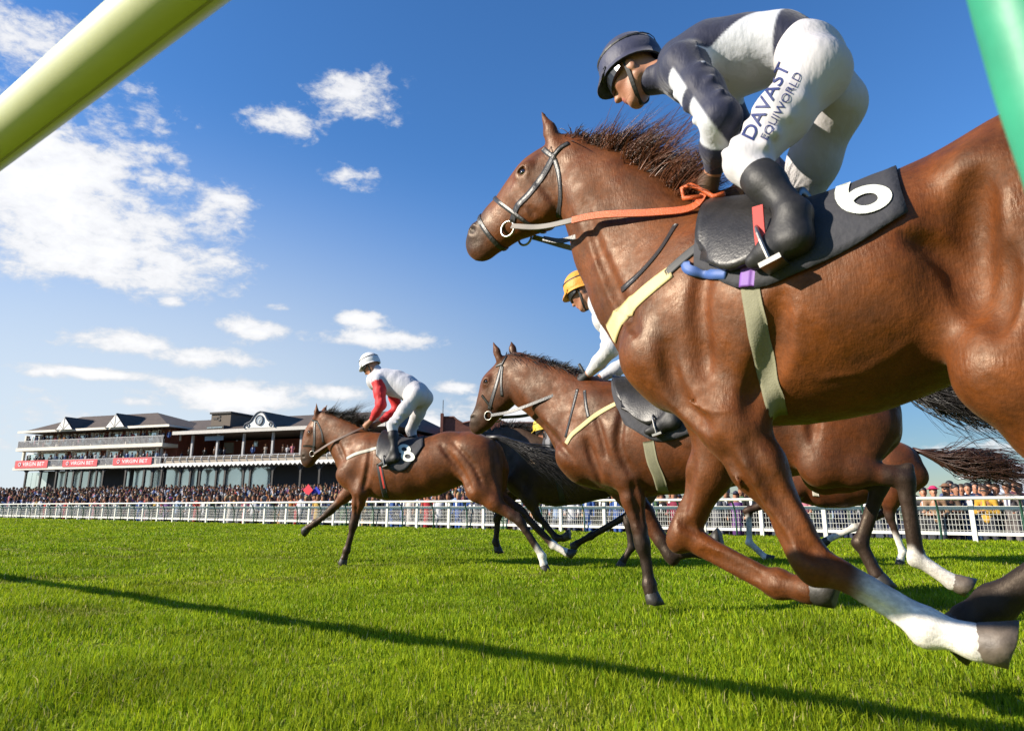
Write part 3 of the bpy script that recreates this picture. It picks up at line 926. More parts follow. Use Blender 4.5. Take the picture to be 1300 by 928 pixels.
sheet_obj('paved_apron', [fence_pt(-60, .46), fence_pt(-60, 60), fence_pt(110, 60), fence_pt(110, .46)], APRON, mat('tarmac', (.05, .05, .052), .9, var=.2, scale=3, bump=.3, bscale=80))

def grass():
    g = np.random.default_rng(3)
    bands = [(2.05, 3.6, 11000, .0021, .048), (3.6, 6.0, 5600, .0030, .050), (6.0, 10.0, 2400, .0048, .050), (10, 17, 900, .008, .052), (17, 30, 260, .016, .055), (30, 52, 95, .030, .06)]
    VV, FF, CC = [], [], []; base = 0
    for y0, y1, dens, wd, ht in bands:
        n = int(dens * .76 * (y1 ** 2 - y0 ** 2) / 1.0 * 1.0)
        y = np.sqrt(g.uniform(y0 ** 2, y1 ** 2, n)); x = g.uniform(-.80, .80, n) * y
        ok = (x * FN[0] + y * FN[1]) < (FA[0] * FN[0] + FA[1] * FN[1]) + .3
        x, y = x[ok], y[ok]; n = len(x)
        # tufts: taller and shorter patches
        tuft = .75 + .35 * np.sin(x * 3.1 + 1.3 * np.sin(y * 2.3)) * np.sin(y * 2.7 + np.sin(x * 1.9)) + .22 * np.sin(x * 9.3 + 2 * np.sin(y * 7)) * np.sin(y * 8.1)
        # hoof-worn patches where the sward is thin and short
        worn = np.clip(np.sin(x * 1.7 + 3 * np.sin(y * 1.1 + 1)) * np.sin(y * 1.9 + 2 * np.sin(x * .9)) * 2.2 - 1.25, 0, 1)
        tuft = tuft * (1 - .6 * worn)
        h = ht * tuft * g.uniform(.55, 1.35, n)
        w_ = wd * g.uniform(.6, 1.3, n)
        a = g.uniform(0, 2 * math.pi, n); lean = g.gamma(2.0, .22, n); la = g.uniform(0, 2 * math.pi, n)
        lx, ly = np.cos(la) * lean * h, np.sin(la) * lean * h
        dx, dy = np.cos(a) * w_, np.sin(a) * w_
        V = np.zeros((n, 5, 3))
        V[:, 0] = np.stack([x - dx, y - dy, np.full(n, -.004)], 1); V[:, 1] = np.stack([x + dx, y + dy, np.full(n, -.004)], 1)
        V[:, 2] = np.stack([x + lx * .35 + dx * .75, y + ly * .35 + dy * .75, h * .6], 1); V[:, 3] = np.stack([x + lx * .35 - dx * .75, y + ly * .35 - dy * .75, h * .6], 1)
        V[:, 4] = np.stack([x + lx, y + ly, h * np.sqrt(np.maximum(.25, 1 - lean ** 2 * .4))], 1)
        I = np.arange(n)[:, None] * 5 + base
        FF.append(np.concatenate([I + [0, 1, 2], I + [0, 2, 3], I + [3, 2, 4]]))
        patch = .5 + .5 * np.sin(x * .8 + 2 * np.sin(y * .45)) * np.sin(y * .6 + .7)
        mixv = np.clip(g.normal(.45, .25, n) + .3 * (patch - .5), 0, 1)[:, None]
        c = np.array([.125, .235, .007]) * (1 - mixv) + np.array([.37, .43, .014]) * mixv
        c = c * (1 - .45 * worn[:, None]) + np.array([.10, .085, .02]) * .45 * worn[:, None]
        straw = g.uniform(0, 1, n) < .03 + .1 * worn; c[straw] = (.46, .40, .16)
        blot = np.sin(x * 2.3 + 2.1 * np.sin(y * 1.7 + .4)) * np.sin(y * 2.9 + 1.6 * np.sin(x * 2.1)) + .6 * np.sin(x * 6.1 + y * 2.2) * np.sin(y * 5.3 - x * 1.7)
        c = c * (1 - .20 * np.clip(blot, -.6, 1))[:, None]
        c = c * g.uniform(.65, 1.25, n)[:, None]
        C = np.repeat(c[:, None, :], 5, 1)
        VV.append(V.reshape(-1, 3)); CC.append(C.reshape(-1, 3)); base += n * 5
    V = np.concatenate(VV); F = np.concatenate(FF); C = np.concatenate(CC)
    m, t, b = new_mat('grass_blade')
    at = t.nodes.new('ShaderNodeAttribute'); at.attribute_name = 'col'
    t.links.new(at.outputs['Color'], b.inputs['Base Color']); b.inputs['Roughness'].default_value = .55; b.inputs['Specular IOR Level'].default_value = .12
    tr = t.nodes.new('ShaderNodeBsdfTranslucent'); t.links.new(at.outputs['Color'], tr.inputs[0])
    mx = t.nodes.new('ShaderNodeMixShader'); mx.inputs[0].default_value = .42
    t.links.new(b.outputs[0], mx.inputs[1]); t.links.new(tr.outputs[0], mx.inputs[2])
    t.links.new(mx.outputs[0], t.nodes['Material Output'].inputs[0])
    o = link('grass', mesh_np('grass', V, F, m, False, C))
    tag(o, 'short bright green turf of the race track', 'grass', kind='stuff')
grass()

# ---- the near running rail the camera looks out from under
RAIL_H = 1.47
def near_rail():
    r = ray(131, 66); k = (RAIL_H - CAM_H) / r[2]; p = CAMP + r * k
    plastic = mat('rail_plastic', (.56, .57, .33), .38, var=.05, scale=3, bump=.08, bscale=12, spec=.5)
    green = mat('green_plastic', (.03, .27, .15), .5, var=.25, scale=9, bump=.05)
    root = empty('running_rail', tuple(p - np.array([0, 0, RAIL_H])), 0, 'white plastic running rail overhead at upper left, with its green post', 'rail')
    V, F = tube_vf([FD * t for t in np.linspace(-9, 45, 40)], .0555, 32)
    o = link('rail', mesh_np('rail', np.array(V) + [0, 0, RAIL_H], F, plastic, True), root)
    # moulded seam along the underside
    V, F = tube_vf([FD * t + FN * .012 + np.array([0, 0, RAIL_H - .0545]) for t in np.linspace(-9, 45, 20)], .0025, 6)
    link('seam', mesh_np('seam', np.array(V), F, mat('rail_seam', (.30, .29, .17), .6), True), o)
    a = at_depth(1384, 250, .40); b = at_depth(1300, 0, .40); d = (b - a) / np.linalg.norm(b - a)
    off = p - np.array([0, 0, RAIL_H])
    top = b + d * .12
    # meet the rail above
    tr = (top - off) @ FD; rp = FD * tr + np.array([0, 0, RAIL_H])
    base = a - d * .25
    pts = [np.array([base[0] + .03, base[1] - .02, 0.0]) - off, np.array([base[0] + .02, base[1], base[2] * .5]) - off, base - off, a - off, b - off, (top - off) * .6 + rp * .4 + np.array([0, 0, .02]), rp]
    V, F = tube_vf(resample(pts, 30), .030, 18)
    link('post', mesh_np('post', np.array(V), F, green, True), root)
near_rail()

# ---- far running rail on green goosenecks and the mesh fence behind it
def far_fence():
    white = mat('white_plastic', (.62, .61, .56), .45, var=.06, scale=4)
    green = mat('dark_green_steel', (.02, .075, .05), .5, var=.2, scale=10)
    SP = 1.36; S0, N = -5.3, 52
    # running rail
    root = empty('running_rail', tuple(fence_pt(0, -.32)), FROT, 'white running rail on green gooseneck posts along the far side of the turf', 'rail')
    V, F = tube_vf([(S0 - .3 + t * (N * SP + .6) / 40, 0, .815) for t in range(41)], .032, 12)
    link('rail', mesh_np('rail', np.array(V), F, white, True), root)
    sgn = 1 if (np.array([-FD[1], FD[0]]) @ FN[:2]) > 0 else -1
    V, F = tube_vf([(0, sgn * .22, -.05), (0, sgn * .22, .3), (0, sgn * .20, .52), (0, sgn * .13, .68), (0, sgn * .04, .78), (0, 0, .80)], .021, 8)
    pm = mesh_np('post', np.array(V), F, green, True)
    for i in range(N):
        o = link('post', pm, root); o.location = (S0 + .55 + i * SP, 0, 0)
    # mesh fence
    root = empty('mesh_fence', tuple(fence_pt(0, 0)), FROT, 'white mesh panel fence with square posts in front of the spectators', 'fence')
    pm = MB().box((-.042, -.04, -.05), (.042, .04, .77)).mesh('post', white)
    rt = MB().box((.047, -.025, .60), (SP - .047, .025, .67)).mesh('top_bar', white)
    rb = MB().box((.047, -.025, .12), (SP - .047, .025, .185)).mesh('bottom_bar', white)
    mm = MB()
    n = 21
    for i in range(1, n):
        x = .047 + (SP - .094) * i / n; mm.box((x - .0036, -.005, .187), (x + .0036, .003, .598))
    for z in (.215, .315, .415, .515, .585): mm.box((.047, .0035, z - .0036), (SP - .047, .0115, z + .0036))
    me = mm.mesh('wire_mesh', mat('wire_white', (.5, .5, .47), .5))
    for i in range(N):
        x = S0 + i * SP
        o = link('post', pm, root); o.location = (x, 0, 0)
        for nm, q in (('top_bar', rt), ('bottom_bar', rb)):
            o = link(nm, q, root); o.location = (x, 0, 0)
        o = link('wire_mesh', me, root); o.location = (x, 0, 0); o['kind'] = 'stuff'
far_fence()

# ------------------------------------------------------------------ spectators
CLOTH = [('navy suit', (.016, .02, .05), 'm'), ('black suit', (.012, .012, .013), 'm'), ('grey suit', (.11, .11, .12), 'm'), ('blue suit', (.03, .07, .22), 'm'), ('white shirt', (.48, .48, .50), 's'),
         ('pale blue shirt', (.20, .27, .40), 's'), ('red dress', (.30, .02, .03), 'd'), ('pink dress', (.38, .14, .18), 'd'), ('yellow dress', (.36, .23, .05), 'd'), ('white dress', (.45, .42, .39), 'd'),
         ('purple dress', (.10, .04, .15), 'd'), ('tan jacket', (.30, .19, .10), 'm'), ('green coat', (.05, .10, .05), 'm'), ('brown jacket', (.10, .05, .03), 'm'), ('maroon top', (.16, .02, .04), 's'), ('orange top', (.32, .12, .03), 's')]
HAIRS = [(.02, .013, .01), (.05, .025, .012), (.12, .06, .02), (.30, .20, .09), (.2, .19, .18), (.03, .02, .02)]
def person_vf(top, kind, hair, hat=None, g=None, legs=True, full=True):
    """small standing figure as one surface: rings from the feet to the crown, 7 sides"""
    n = 7
    skin = np.array([.36, .17, .10]) * g.uniform(.75, 1.1)
    bottom = {'m': np.array(top), 's': np.array([.03, .035, .06]), 'd': np.array(top)}[kind]
    fem = kind == 'd'
    V, F, C = [], [], []
    def loft(rings, c0=(0, 0)):
        b = len(V)
        for (x, y, z, rx, ry, col) in rings:
            for k in range(n):
                a = 2 * math.pi * k / n; V.append((x + rx * math.cos(a), y + ry * math.sin(a), z)); C.append(col)
        for i in range(len(rings) - 1):
            for k in range(n): F.append((b + i * n + k, b + i * n + (k + 1) % n, b + (i + 1) * n + (k + 1) % n, b + (i + 1) * n + k))
        F.append(tuple(b + k for k in range(n))[::-1]); F.append(tuple(b + (len(rings) - 1) * n + k for k in range(n)))
    tp = np.array(top)
    if legs:
        for sx in (-.09, .09):
            lc = skin if fem else bottom
            loft([(sx, 0, 0, .05, .10, np.array([.02, .02, .02])), (sx, .0, .08, .05, .06, lc), (sx, 0, .48, .062, .065, lc), (sx * .9, 0, .86, .085, .09, bottom)])
    zb = .45 if fem else .80
    loft([(0, 0, zb, .17 if fem else .16, .12, bottom), (0, 0, .98, .165, .115, bottom if not kind == 's' else tp), (0, 0, 1.12, .145, .105, tp), (0, 0, 1.32, .19, .12, tp), (0, 0, 1.43, .175, .10, tp), (0, 0, 1.48, .07, .065, tp if not fem else skin), (0, -.01, 1.54, .055, .06, skin)])
    for sx in (-1, 1):
        e = g.uniform(-.1, .22)
        loft([(sx * .21, 0, 1.42, .05, .055, tp), (sx * .25, -.02, 1.15, .046, .05, skin if fem else tp), (sx * (.22 - e * .3), -.12 - e, 1.02 + e * .6, .036, .036, skin if kind != 'm' else tp), (sx * (.19 - e * .4), -.18 - e, 1.02 + e * .7, .03, .035, skin)])
    hr = np.array(hair)
    loft([(0, -.015, 1.50, .045, .055, skin), (0, -.02, 1.56, .07, .085, skin), (0, -.015, 1.64, .078, .098, skin), (0, -.005, 1.70, .080, .10, hr if hat is None else np.array(hat)), (0, .0, 1.755, .055, .07, hr if hat is None else np.array(hat)), (0, 0, 1.775, .01, .01, hr if hat is None else np.array(hat))])
    loft([(0, .045, 1.52, .06 if fem else .04, .05, hr), (0, .045, 1.62, .084, .075, hr), (0, .04, 1.70, .083, .075, hr)])   # hair at the back
    if kind == 'm': loft([(0, -.11, 1.20, .03, .012, np.array([.7, .7, .7])), (0, -.105, 1.43, .05, .02, np.array([.7, .7, .7]))])
    if hat is not None: loft([(0, -.02, 1.69, .15, .16, np.array(hat)), (0, -.02, 1.705, .14, .15, np.array(hat))])
    return np.array(V), F, np.array(C)

def crowd():
    g = np.random.default_rng(21)
    cm = vmat('crowd_cloth', .8, .2, .12, 9)
    meshes = []
    for i, (nm, c, kd) in enumerate(CLOTH):
        for j in range(2):
            hat = None
            if kd == 'd' and j: hat = [(.5, .04, .05), (.65, .6, .55), (.03, .03, .05), (.4, .1, .3)][i % 4]
            V, F, C = person_vf(c, kd, HAIRS[(i + 3 * j) % 6], hat, g)
            hw = ['black haired', 'dark haired', 'brown haired', 'fair haired', 'grey haired', 'raven haired'][(i + 3 * j) % 6]
            meshes.append((hw + ' spectator in ' + nm, mesh_np('person', V, F, cm, True, C), hat))
    # spectators one by one, in rows behind the fence
    cnt = 0
    rows = [(2.6, -4.2, 50, .50), (3.3, 1.5, 46, .50), (4.0, 1.0, 42, .55)]
    for off, s0, s1, stp in rows:
        s = s0
        while s < s1 and cnt < 288:
            s += stp * g.uniform(.75, 1.35)
            o_ = off + g.normal(0, .14)
            p = fence_pt(s, o_, APRON)
            if s < 4.4 and off < 3.0 and s < 3.6: continue       # these stand separately
            k = 2 * int(g.choice(len(CLOTH), p=CROWD_P)) + int(g.integers(0, 2)); nm, me, hat = meshes[k]
            o = link('person', me); o.location = tuple(p); o.rotation_euler = (0, 0, math.atan2(-FN[0], FN[1]) * 1 + g.normal(0, .3)); h = g.uniform(.92, 1.06); o.scale = (h, h, h)
            hn = ' and a hat' if hat is not None else ''
            q = p - CAMP; ix = PPX + FPX * q[0] / (q[1] * _cp + (q[2] + 1.5) * _sp)
            where = next(t_ for lim, t_ in ((70, 'left of the banners'), (135, 'below middle banner'), (205, 'below right banner'), (265, 'left of dormer'), (305, 'below dormer'), (350, 'below clock'), (430, 'below lead horse head'), (500, 'behind lead horse forelegs'), (600, 'under lead horse belly'), (700, 'behind dark horse legs'), (790, 'left of middle foreleg'), (880, 'behind middle foreleg'), (1000, 'behind chestnut forearms'), (1160, 'behind far bay legs'), (9e9, 'near the right edge')) if ix < lim)
            rw = {2.6: 'front', 3.3: 'second', 4.0: 'third'}[off]
            tag(o, f'{nm}{hn}, {rw} row, {where}', 'spectator', 'spectators behind the fence')
            cnt += 1
    # the mass on the terraces: one object
    src = [person_vf(c, kd, HAIRS[i % 6], None, g, legs=False) for i, (nm, c, kd) in enumerate(CLOTH)]
    return src
CROWD_P = np.array([5, 5, 3, 3, 3, 2, 1, 1.2, .6, 1.6, .8, 1.5, 1.5, 2, 1.2, .6]); CROWD_P = CROWD_P / CROWD_P.sum()
CROWD_SRC = crowd()

def mass(name, pts, rot, label, seed=1):
    """many figures merged into one object"""
    g = np.random.default_rng(seed)
    VV, CC, Q, T, base = [], [], [], [], 0
    FF = []
    for p in pts:
        V, F, C = CROWD_SRC[int(g.choice(len(CROWD_SRC), p=CROWD_P))]
        a = rot + g.normal(0, .35); c, s_ = math.cos(a), math.sin(a); h = g.uniform(.9, 1.06)
        W = np.stack([V[:, 0] * c - V[:, 1] * s_, V[:, 0] * s_ + V[:, 1] * c, V[:, 2]], 1) * h + np.array(p)
        VV.append(W); CC.append(C * g.uniform(.5, 1.1)); FF += [tuple(i + base for i in f) for f in F]; base += len(V)
    o = link(name, mesh_np(name, np.concatenate(VV), FF, vmat('crowd_cloth'), True, np.concatenate(CC)))
    tag(o, label, 'crowd', kind='stuff'); return o

# ------------------------------------------------------------------ the grandstand
SW = np.array([2550.0, -900.0, 0]); SW /= np.linalg.norm(SW)
SA = np.array([SW[1] * -1, SW[0], 0])           # away from the track
SO = at_depth(18, 643.5, 95); SO[2] = 0
SROT = math.atan2(SW[1], SW[0])
def sp(px, py, y=0.0):
    """pixel -> (along the stand, height) on the plane y metres behind its front"""
    r = ray(px, py); k = ((SO - CAMP) @ SA + y) / (r @ SA); p = CAMP + r * k
    return (p - SO) @ SW, p[2]
def stand():
    cream = mat('cream_paint', (.62, .58, .50), .6, var=.08, scale=1)
    white = mat('stand_white', (.74, .73, .70), .6, var=.06, scale=1)
    grey = mat('rail_grey', (.34, .34, .35), .5, var=.15, scale=2)
    dark = mat('dark_timber', (.028, .025, .024), .7)
    brick = mat('stand_brick', (.16, .045, .03), .85, var=.25, scale=2, bump=.2, bscale=10)
    roofm = mat('roof_slate', (.085, .062, .046), .8, var=.25, scale=1.2, bump=.5, bscale=9, stretch=(1, 1, 4))
    glass = mat('window_glass', (.60, .68, .68), .10, .6, var=.1, scale=.4)
    red = mat('banner_red', (.55, .035, .05), .6, var=.05)
    lw = mat('banner_white', (.8, .8, .8), .6)
    conc = mat('concrete_step', (.22, .21, .20), .9, var=.15)
    # ---------------- left pavilion
    P = empty('grandstand_pavilion', tuple(SO), SROT, 'three tiered pavilion with twin white gables at the left end of the grandstand', 'grandstand')
    X0, X1 = sp(20, 580)[0], sp(205, 580)[0]
    z1b, z1t = sp(18, 597)[1], sp(18, 593.5)[1]; r1 = sp(20, 585)[1]
    z2b, z2t = sp(21, 573)[1], sp(21, 569)[1]; r2 = sp(24, 560)[1]
    ze = sp(29, 549.5)[1]; zr = sp(160, 524.5, 6)[1]
    DEP = 13.0
    part = lambda name, m: (lambda mb, par=P: mb.build(name, m, par))
    MB().box((X0 + 1, 3.0, APRON), (X1, DEP, z1b)).build('ground_floor', dark, P)
    MB().box((X0 + 1.2, 2.4, z1t), (X1 - .1, DEP - .1, ze - .05)).build('wall', brick, P)
    for nm, a, b in (('lower_balcony', z1b, z1t), ('upper_balcony', z2b, z2t)):
        MB().box((X0 - .1, -.1, a), (X1, 2.39, b)).build(nm, cream, P)
    for nm, zt, zz in (('railing', z1t, r1), ('railing', z2t, r2)):
        mb = MB(); mb.box((X0, 0, zz - .07), (X1, .07, zz))
        x = X0
        while x < X1: mb.box((x, .01, zt), (x + .07, .06, zz - .071)); x += .20
        mb.box((X0, .065, zt), (X0 + .05, 2.38, zz - .08))
        mb.build(nm, grey, P)
    # glazed bays of the two upper floors
    for row, (ya, yb), xs in ((0, (z2t + .05, ze - .15), [(237, 282), (335, 390), (458, 515), (578, 632), (700, 755), (833, 888), (945, 1015), (1088, 1145)]),
                              (1, (z1t + .05, z2b - .1), [(225, 305), (325, 420), (440, 500), (565, 640), (690, 745), (820, 880), (945, 1030), (1078, 1143)])):
        for a, b in xs:
            xa, xb = sp(a / 5.8, 560, 2.3)[0], sp(b / 5.8, 560, 2.3)[0]
            fr_ = MB()
            for q in ((xa - .12, xa), (xb, xb + .12)): fr_.box((q[0], 2.28, ya), (q[1], 2.398, yb))
            fr_.box((xa, 2.28, yb - .12), (xb, 2.398, yb)); fr_.box((xa, 2.28, ya), (xb, 2.398, ya + .12))
            w_ = fr_.build('window', white, P)
            MB().box((xa + .002, 2.33, ya + .122), (xb - .002, 2.37, yb - .122)).build('pane', glass, w_)
    for a in (190, 300, 425, 545, 675, 805, 930, 1050, 1165):
        xa = sp(a / 5.8, 560, 1.0)[0]
        MB().box((xa - .14, .9, z1t + .002), (xa + .14, 1.2, z2b - .002)).build('column', cream, P)
        MB().box((xa - .14, .9, z2t + .002), (xa + .14, 1.2, ze - .3)).build('column', cream, P)
    # ground floor: posts and pale glazing
    for a in (190, 298, 415, 490, 540, 600, 660, 710, 760, 925, 1060, 1190):
        xa = sp(a / 5.8, 605, .3)[0]
        mb = MB().box((xa - .11, .2, APRON), (xa + .11, .4, z1b - .002))
        for sg in (-1, 1): mb.prism([(xa + sg * .11, .25, z1b - .01), (xa + sg * .6, .25, z1b - .01), (xa + sg * .25, .25, z1b - .25), (xa + sg * .11, .25, z1b - .7)], (0, .1, 0))
        mb.build('post', dark, P)
    for a, b in ((200, 235), (238, 270), (272, 292), (310, 350), (430, 480), (500, 532), (545, 590), (610, 655), (665, 700), (720, 752), (930, 955), (985, 1050), (1075, 1120), (1125, 1180)):
        xa, xb = sp(a / 5.8, 605, 2.9)[0], sp(b / 5.8, 605, 2.9)[0]
        MB().box((xa, 2.88, sp(40, 622, 2.9)[1]), (xb, 2.99, z1b - .15)).build('window', glass, P)
    # hipped roof
    ov = .9
    a0, a1, b0, b1 = (X0 + .2, -ov + .6), (X1 + ov, -ov + .6), (X0 + .2, DEP + ov), (X1 + ov, DEP + ov)
    mid = DEP / 2; rx0 = sp(104, 531, mid)[0]; rx1 = sp(211, 524, mid)[0]; zr = sp(209, 523.5, mid)[1]
    V = [(a0[0], a0[1], ze), (a1[0], a1[1], ze), (b1[0], b1[1], ze), (b0[0], b0[1], ze), (rx0, mid, zr), (rx1 - 1.5, mid, zr)]
    rf = link('roof', mesh_np('roof', np.array(V), [(0, 1, 5, 4), (1, 2, 5), (2, 3, 4, 5), (3, 0, 4), (3, 2, 1, 0)], roofm), P)
    MB().box((a0[0] - .05, a0[1] - .12, ze - .10), (a1[0] + .05, a0[1] - .002, ze + .18)).build('eaves_board', cream, rf)
    MB().box((a1[0] + .052, a0[1] - .12, ze - .10), (a1[0] + .15, b1[1], ze + .12)).build('eaves_board', cream, rf)
    for (bx0, bx1, ax, ay, by) in ((73, 93, 84, 530.5, 545.5), (136, 159, 149, 526, 541.5)):
        xa, za = sp(bx0, by, -.5); xb, _ = sp(bx1, by, -.5); xc, zc = sp(ax, ay, -.5); za = ze + .1
        yb_ = mid * (zc - ze) / (zr - ze)
        gr = link('gable_roof', mesh_np('gable_roof', np.array([(xa - .25, -.62, za - .1), (xb + .25, -.62, za - .1), (xc, -.62, zc + .15), (xc, yb_, zc + .15), (xa - .25, .4, za - .1), (xb + .25, .4, za - .1)]), [(0, 2, 3, 4), (1, 5, 3, 2), (4, 3, 5)], roofm), rf)
        gb = MB().prism([(xa, -.70, za), (xb, -.70, za), (xc, -.70, zc)], (0, .06, 0)).build('gable', white, rf)
        mb = MB()
        for q in (-.5, 0, .5): mb.prism([(xc - .07, -.73, za), (xc + .07, -.73, za), (xc + q * (xb - xc) + .07, -.73, za + (zc - za) * (1 - abs(q)) * .98), (xc + q * (xb - xc) - .07, -.73, za + (zc - za) * (1 - abs(q)) * .98)], (0, .028, 0))
        mb.build('gable_strut', mat('strut_grey', (.35, .33, .3), .7), rf)
    # three red banners
    for (xa, ya, xb, yb, yc) in ((20, 585, 61, 584, 594.6), (80, 584, 124, 582, 592.6), (144, 581.6, 193, 579.5, 590.6)):
        s0, zt = sp(xa, ya, -.15); s1, _ = sp(xb, yb, -.15); _, zb = sp(xa, yc, -.15); zb = max(zb, z1t - .12)
        b = MB().box((s0, -.16, zb), (s1, -.105, zt)).build('banner', red, P)
        V, F = text_vf('VIRGIN BET', 1.0); w0 = V[:, 0].max() - V[:, 0].min(); h0 = V[:, 1].max() - V[:, 1].min()
        sx = (s1 - s0) * .66 / w0; sy = (zt - zb) * .50 / h0
        V3 = np.stack([(s0 + s1) / 2 + (s1 - s0) * .07 + V[:, 0] * sx, np.full(len(V), -.168), (zt + zb) / 2 + V[:, 1] * sy], 1)
        link('lettering', mesh_np('lettering', V3, F, lw), b)['kind'] = 'stuff'
        cx = s0 + (s1 - s0) * .15; rr = (zt - zb) * .27
        V, F = torus_vf(np.array([cx, -.17, (zt + zb) / 2]), [1, 0, 0], [0, 0, 1], rr * .8, rr * .22, 16, 6); F = list(F)
        link('roundel', mesh_np('roundel', np.array(V), F, lw), b)
    # ---------------- main stand
    Mn = empty('grandstand', tuple(SO), SROT, 'long grandstand with a white clock pediment on its slate roof and a scalloped canopy', 'grandstand')
    YF = 2.0
    x0 = X1 + .9 + .3; xE = sp(482, 580)[0]
    zc_b, zc_t = sp(300, 591.5)[1], sp(300, 586.0)[1]
    zrail = sp(300, 577.5)[1]; zeave = sp(300, 549.5, 3)[1]; zeb = sp(300, 552.5, 3)[1]
    zw = sp(300, 579, 5)[1]
    MB().box((X1 + .05, 3.0, APRON), (xE, 22, zc_t - .36)).build('ground_floor', dark, Mn)
    MB().box((x0, 9.0, zc_t + .002), (xE, 22, zeb)).build('wall', brick, Mn)
    MB().box((X1 + .05, -.1, zc_t - .35), (xE, 8.98, zc_t)).build('balcony_floor', cream, Mn)
    # scalloped canopy edge
    mb = MB(); x = X1 + .06; stp = .62
    while x < xE - stp:
        pts = [(x, -.16, zc_t - .02), (x + stp, -.16, zc_t - .02), (x + stp, -.16, zc_b + .28), (x + stp * .5, -.16, zc_b), (x, -.16, zc_b + .28)]
        mb.prism(pts[::-1], (0, .055, 0)); x += stp + .004
    mb.build('scalloped_fascia', white, Mn)['kind'] = 'stuff'
    # curved brackets of the seat rail
    mb = MB().box((X1 + .05, .0, zrail - .08), (xE, .1, zrail))
    mb.build('balcony_rail', grey, Mn)
    MB().box((X1 + .05, .35, zc_t + .002), (xE, .42, zrail - .15)).build('balcony_panel', mat('panel_brown', (.25, .21, .17), .7, var=.15), Mn)
    V, F = tube_vf(resample([(0, .05, zrail), (.05, -.18, zrail - .2), (.02, -.20, (zrail + zc_t) / 2), (0, -.02, zc_t + .05)], 8), .055, 6)
    bm = mesh_np('rail_bracket', np.array(V), F, white, True)
    x = X1 + .8
    while x < xE:
        o = link('rail_bracket', bm, Mn); o.location = (x, 0, 0); x += 1.08
    for px_ in (206, 244, 276, 309, 346, 382, 420, 460, 500):
        xa = sp(px_, 565, 1.2)[0]
        MB().box((xa - .12, 1.1, zc_t + .002), (xa + .12, 1.35, zeb)).build('column', grey, Mn)
    for (a, b, ya, yb, m) in ((145, 250, 262, 345, white), (405, 458, 285, 345, grey), (545, 620, 300, 380, glass), (770, 800, 290, 330, glass)):
        xa, za = sp(190 + a / 5.8, 510 + yb / 5.8, 8.9); xb, zb = sp(190 + b / 5.8, 510 + ya / 5.8, 8.9)
        MB().box((xa, 8.8, za), (xb, 8.998, zb)).build('window', m, Mn)
    xa, za = sp(190 + 405 / 5.8, 510 + 287 / 5.8, 1.0); xb, zb = sp(190 + 545 / 5.8, 510 + 250 / 5.8, 1.0)
    MB().box((xa, .98, za), (xb, 1.05, zb)).build('screen', mat('screen_blue', (.10, .16, .22), .3), Mn)
    # ground floor arcade: posts with arched brackets, pale glazing between
    xs = [sp(190 + a / 5.8, 605, .6)[0] for a in (20, 100, 225, 300, 370, 490, 555, 690, 740, 905, 1110, 1250, 1400, 1550, 1700, 1900)]
    for xa in xs:
        mb = MB().box((xa - .11, .5, APRON), (xa + .11, .7, zc_b))
        for sg in (-1, 1):
            pr = [(xa + sg * .11, .55, zc_b - .02)] + [(xa + sg * (.11 + .8 * (1 - math.cos(R(q)))), .55, zc_b - .9 + .88 * math.sin(R(q))) for q in (0, 30, 60, 90)]
            mb.prism(pr if sg < 0 else pr[::-1], (0, .12, 0))
        mb.build('post', dark, Mn)
    zg0 = sp(300, 622, 2.9)[1]
    for a, b in ((0, 80), (120, 222), (232, 295), (302, 352), (372, 485), (495, 548), (560, 690), (696, 735), (745, 890)):
        xa, xb = sp(190 + a / 5.8, 605, 2.9)[0], sp(190 + b / 5.8, 605, 2.9)[0]
        n = max(1, int((xb - xa) / 2.2))
        for i in range(n):
            MB().box((xa + (xb - xa) * i / n + .06, 2.88, zg0), (xa + (xb - xa) * (i + 1) / n - .06, 2.99, zc_b + .1)).build('window', glass, Mn)
    # roof
    mid = 13; zrg = sp(380, 527.5, mid)[1]
    V = [(x0, .2, zeave), (xE + .5, .2, zeave), (xE + .5, 24, zeave), (x0, 24, zeave), (sp(240, 536, mid)[0], mid, zrg), (xE - 4, mid, zrg)]
    rf = link('roof', mesh_np('roof', np.array(V), [(0, 1, 5, 4), (1, 2, 5), (2, 3, 4, 5), (3, 0, 4), (3, 2, 1, 0)], roofm), Mn)
    MB().box((x0, .05, zeb), (xE + .5, .198, zeave + .12)).build('eaves_board', mat('eaves_grey', (.45, .43, .40), .6), rf)
    # boarded dormer box and its window
    xa, za = sp(190 + 450 / 5.8, 510 + 165 / 5.8, 3); xb, zb = sp(190 + 600 / 5.8, 510 + 85 / 5.8, 3)
    dm = MB().box((xa, 3, za - 1), (xb, 8, zb)).build('dormer', mat('dormer_board', (.11, .085, .065), .8, var=.2, stretch=(6, 1, 1)), rf)
    MB().box((xa - .15, 2.8, zb + .002), (xb + .15, 8.2, zb + .22)).build('dormer_roof', dark, dm)
    for (qx, qz, w_) in ((.12, .45, .22), (.38, .62, .1), (.38, .28, .1)):
        MB().box((xa + (xb - xa) * qx, 2.93, za + (zb - za) * qz), (xa + (xb - xa) * (qx + w_), 2.998, za + (zb - za) * (qz + .2))).build('vent', dark, dm)
    xa, za = sp(190 + 415 / 5.8, 510 + 210 / 5.8, 1.6); xb, zb = sp(190 + 545 / 5.8, 510 + 172 / 5.8, 1.6)
    d2 = MB().box((xa, 1.6, za), (xb, 4, zb)).build('dormer', dark, rf)
    for i in range(3):
        w3 = (xb - xa - .4) / 3
        MB().box((xa + .15 + i * (w3 + .05), 1.54, za + .25), (xa + .15 + i * (w3 + .05) + w3, 1.598, zb - .2)).build('pane', glass, d2)
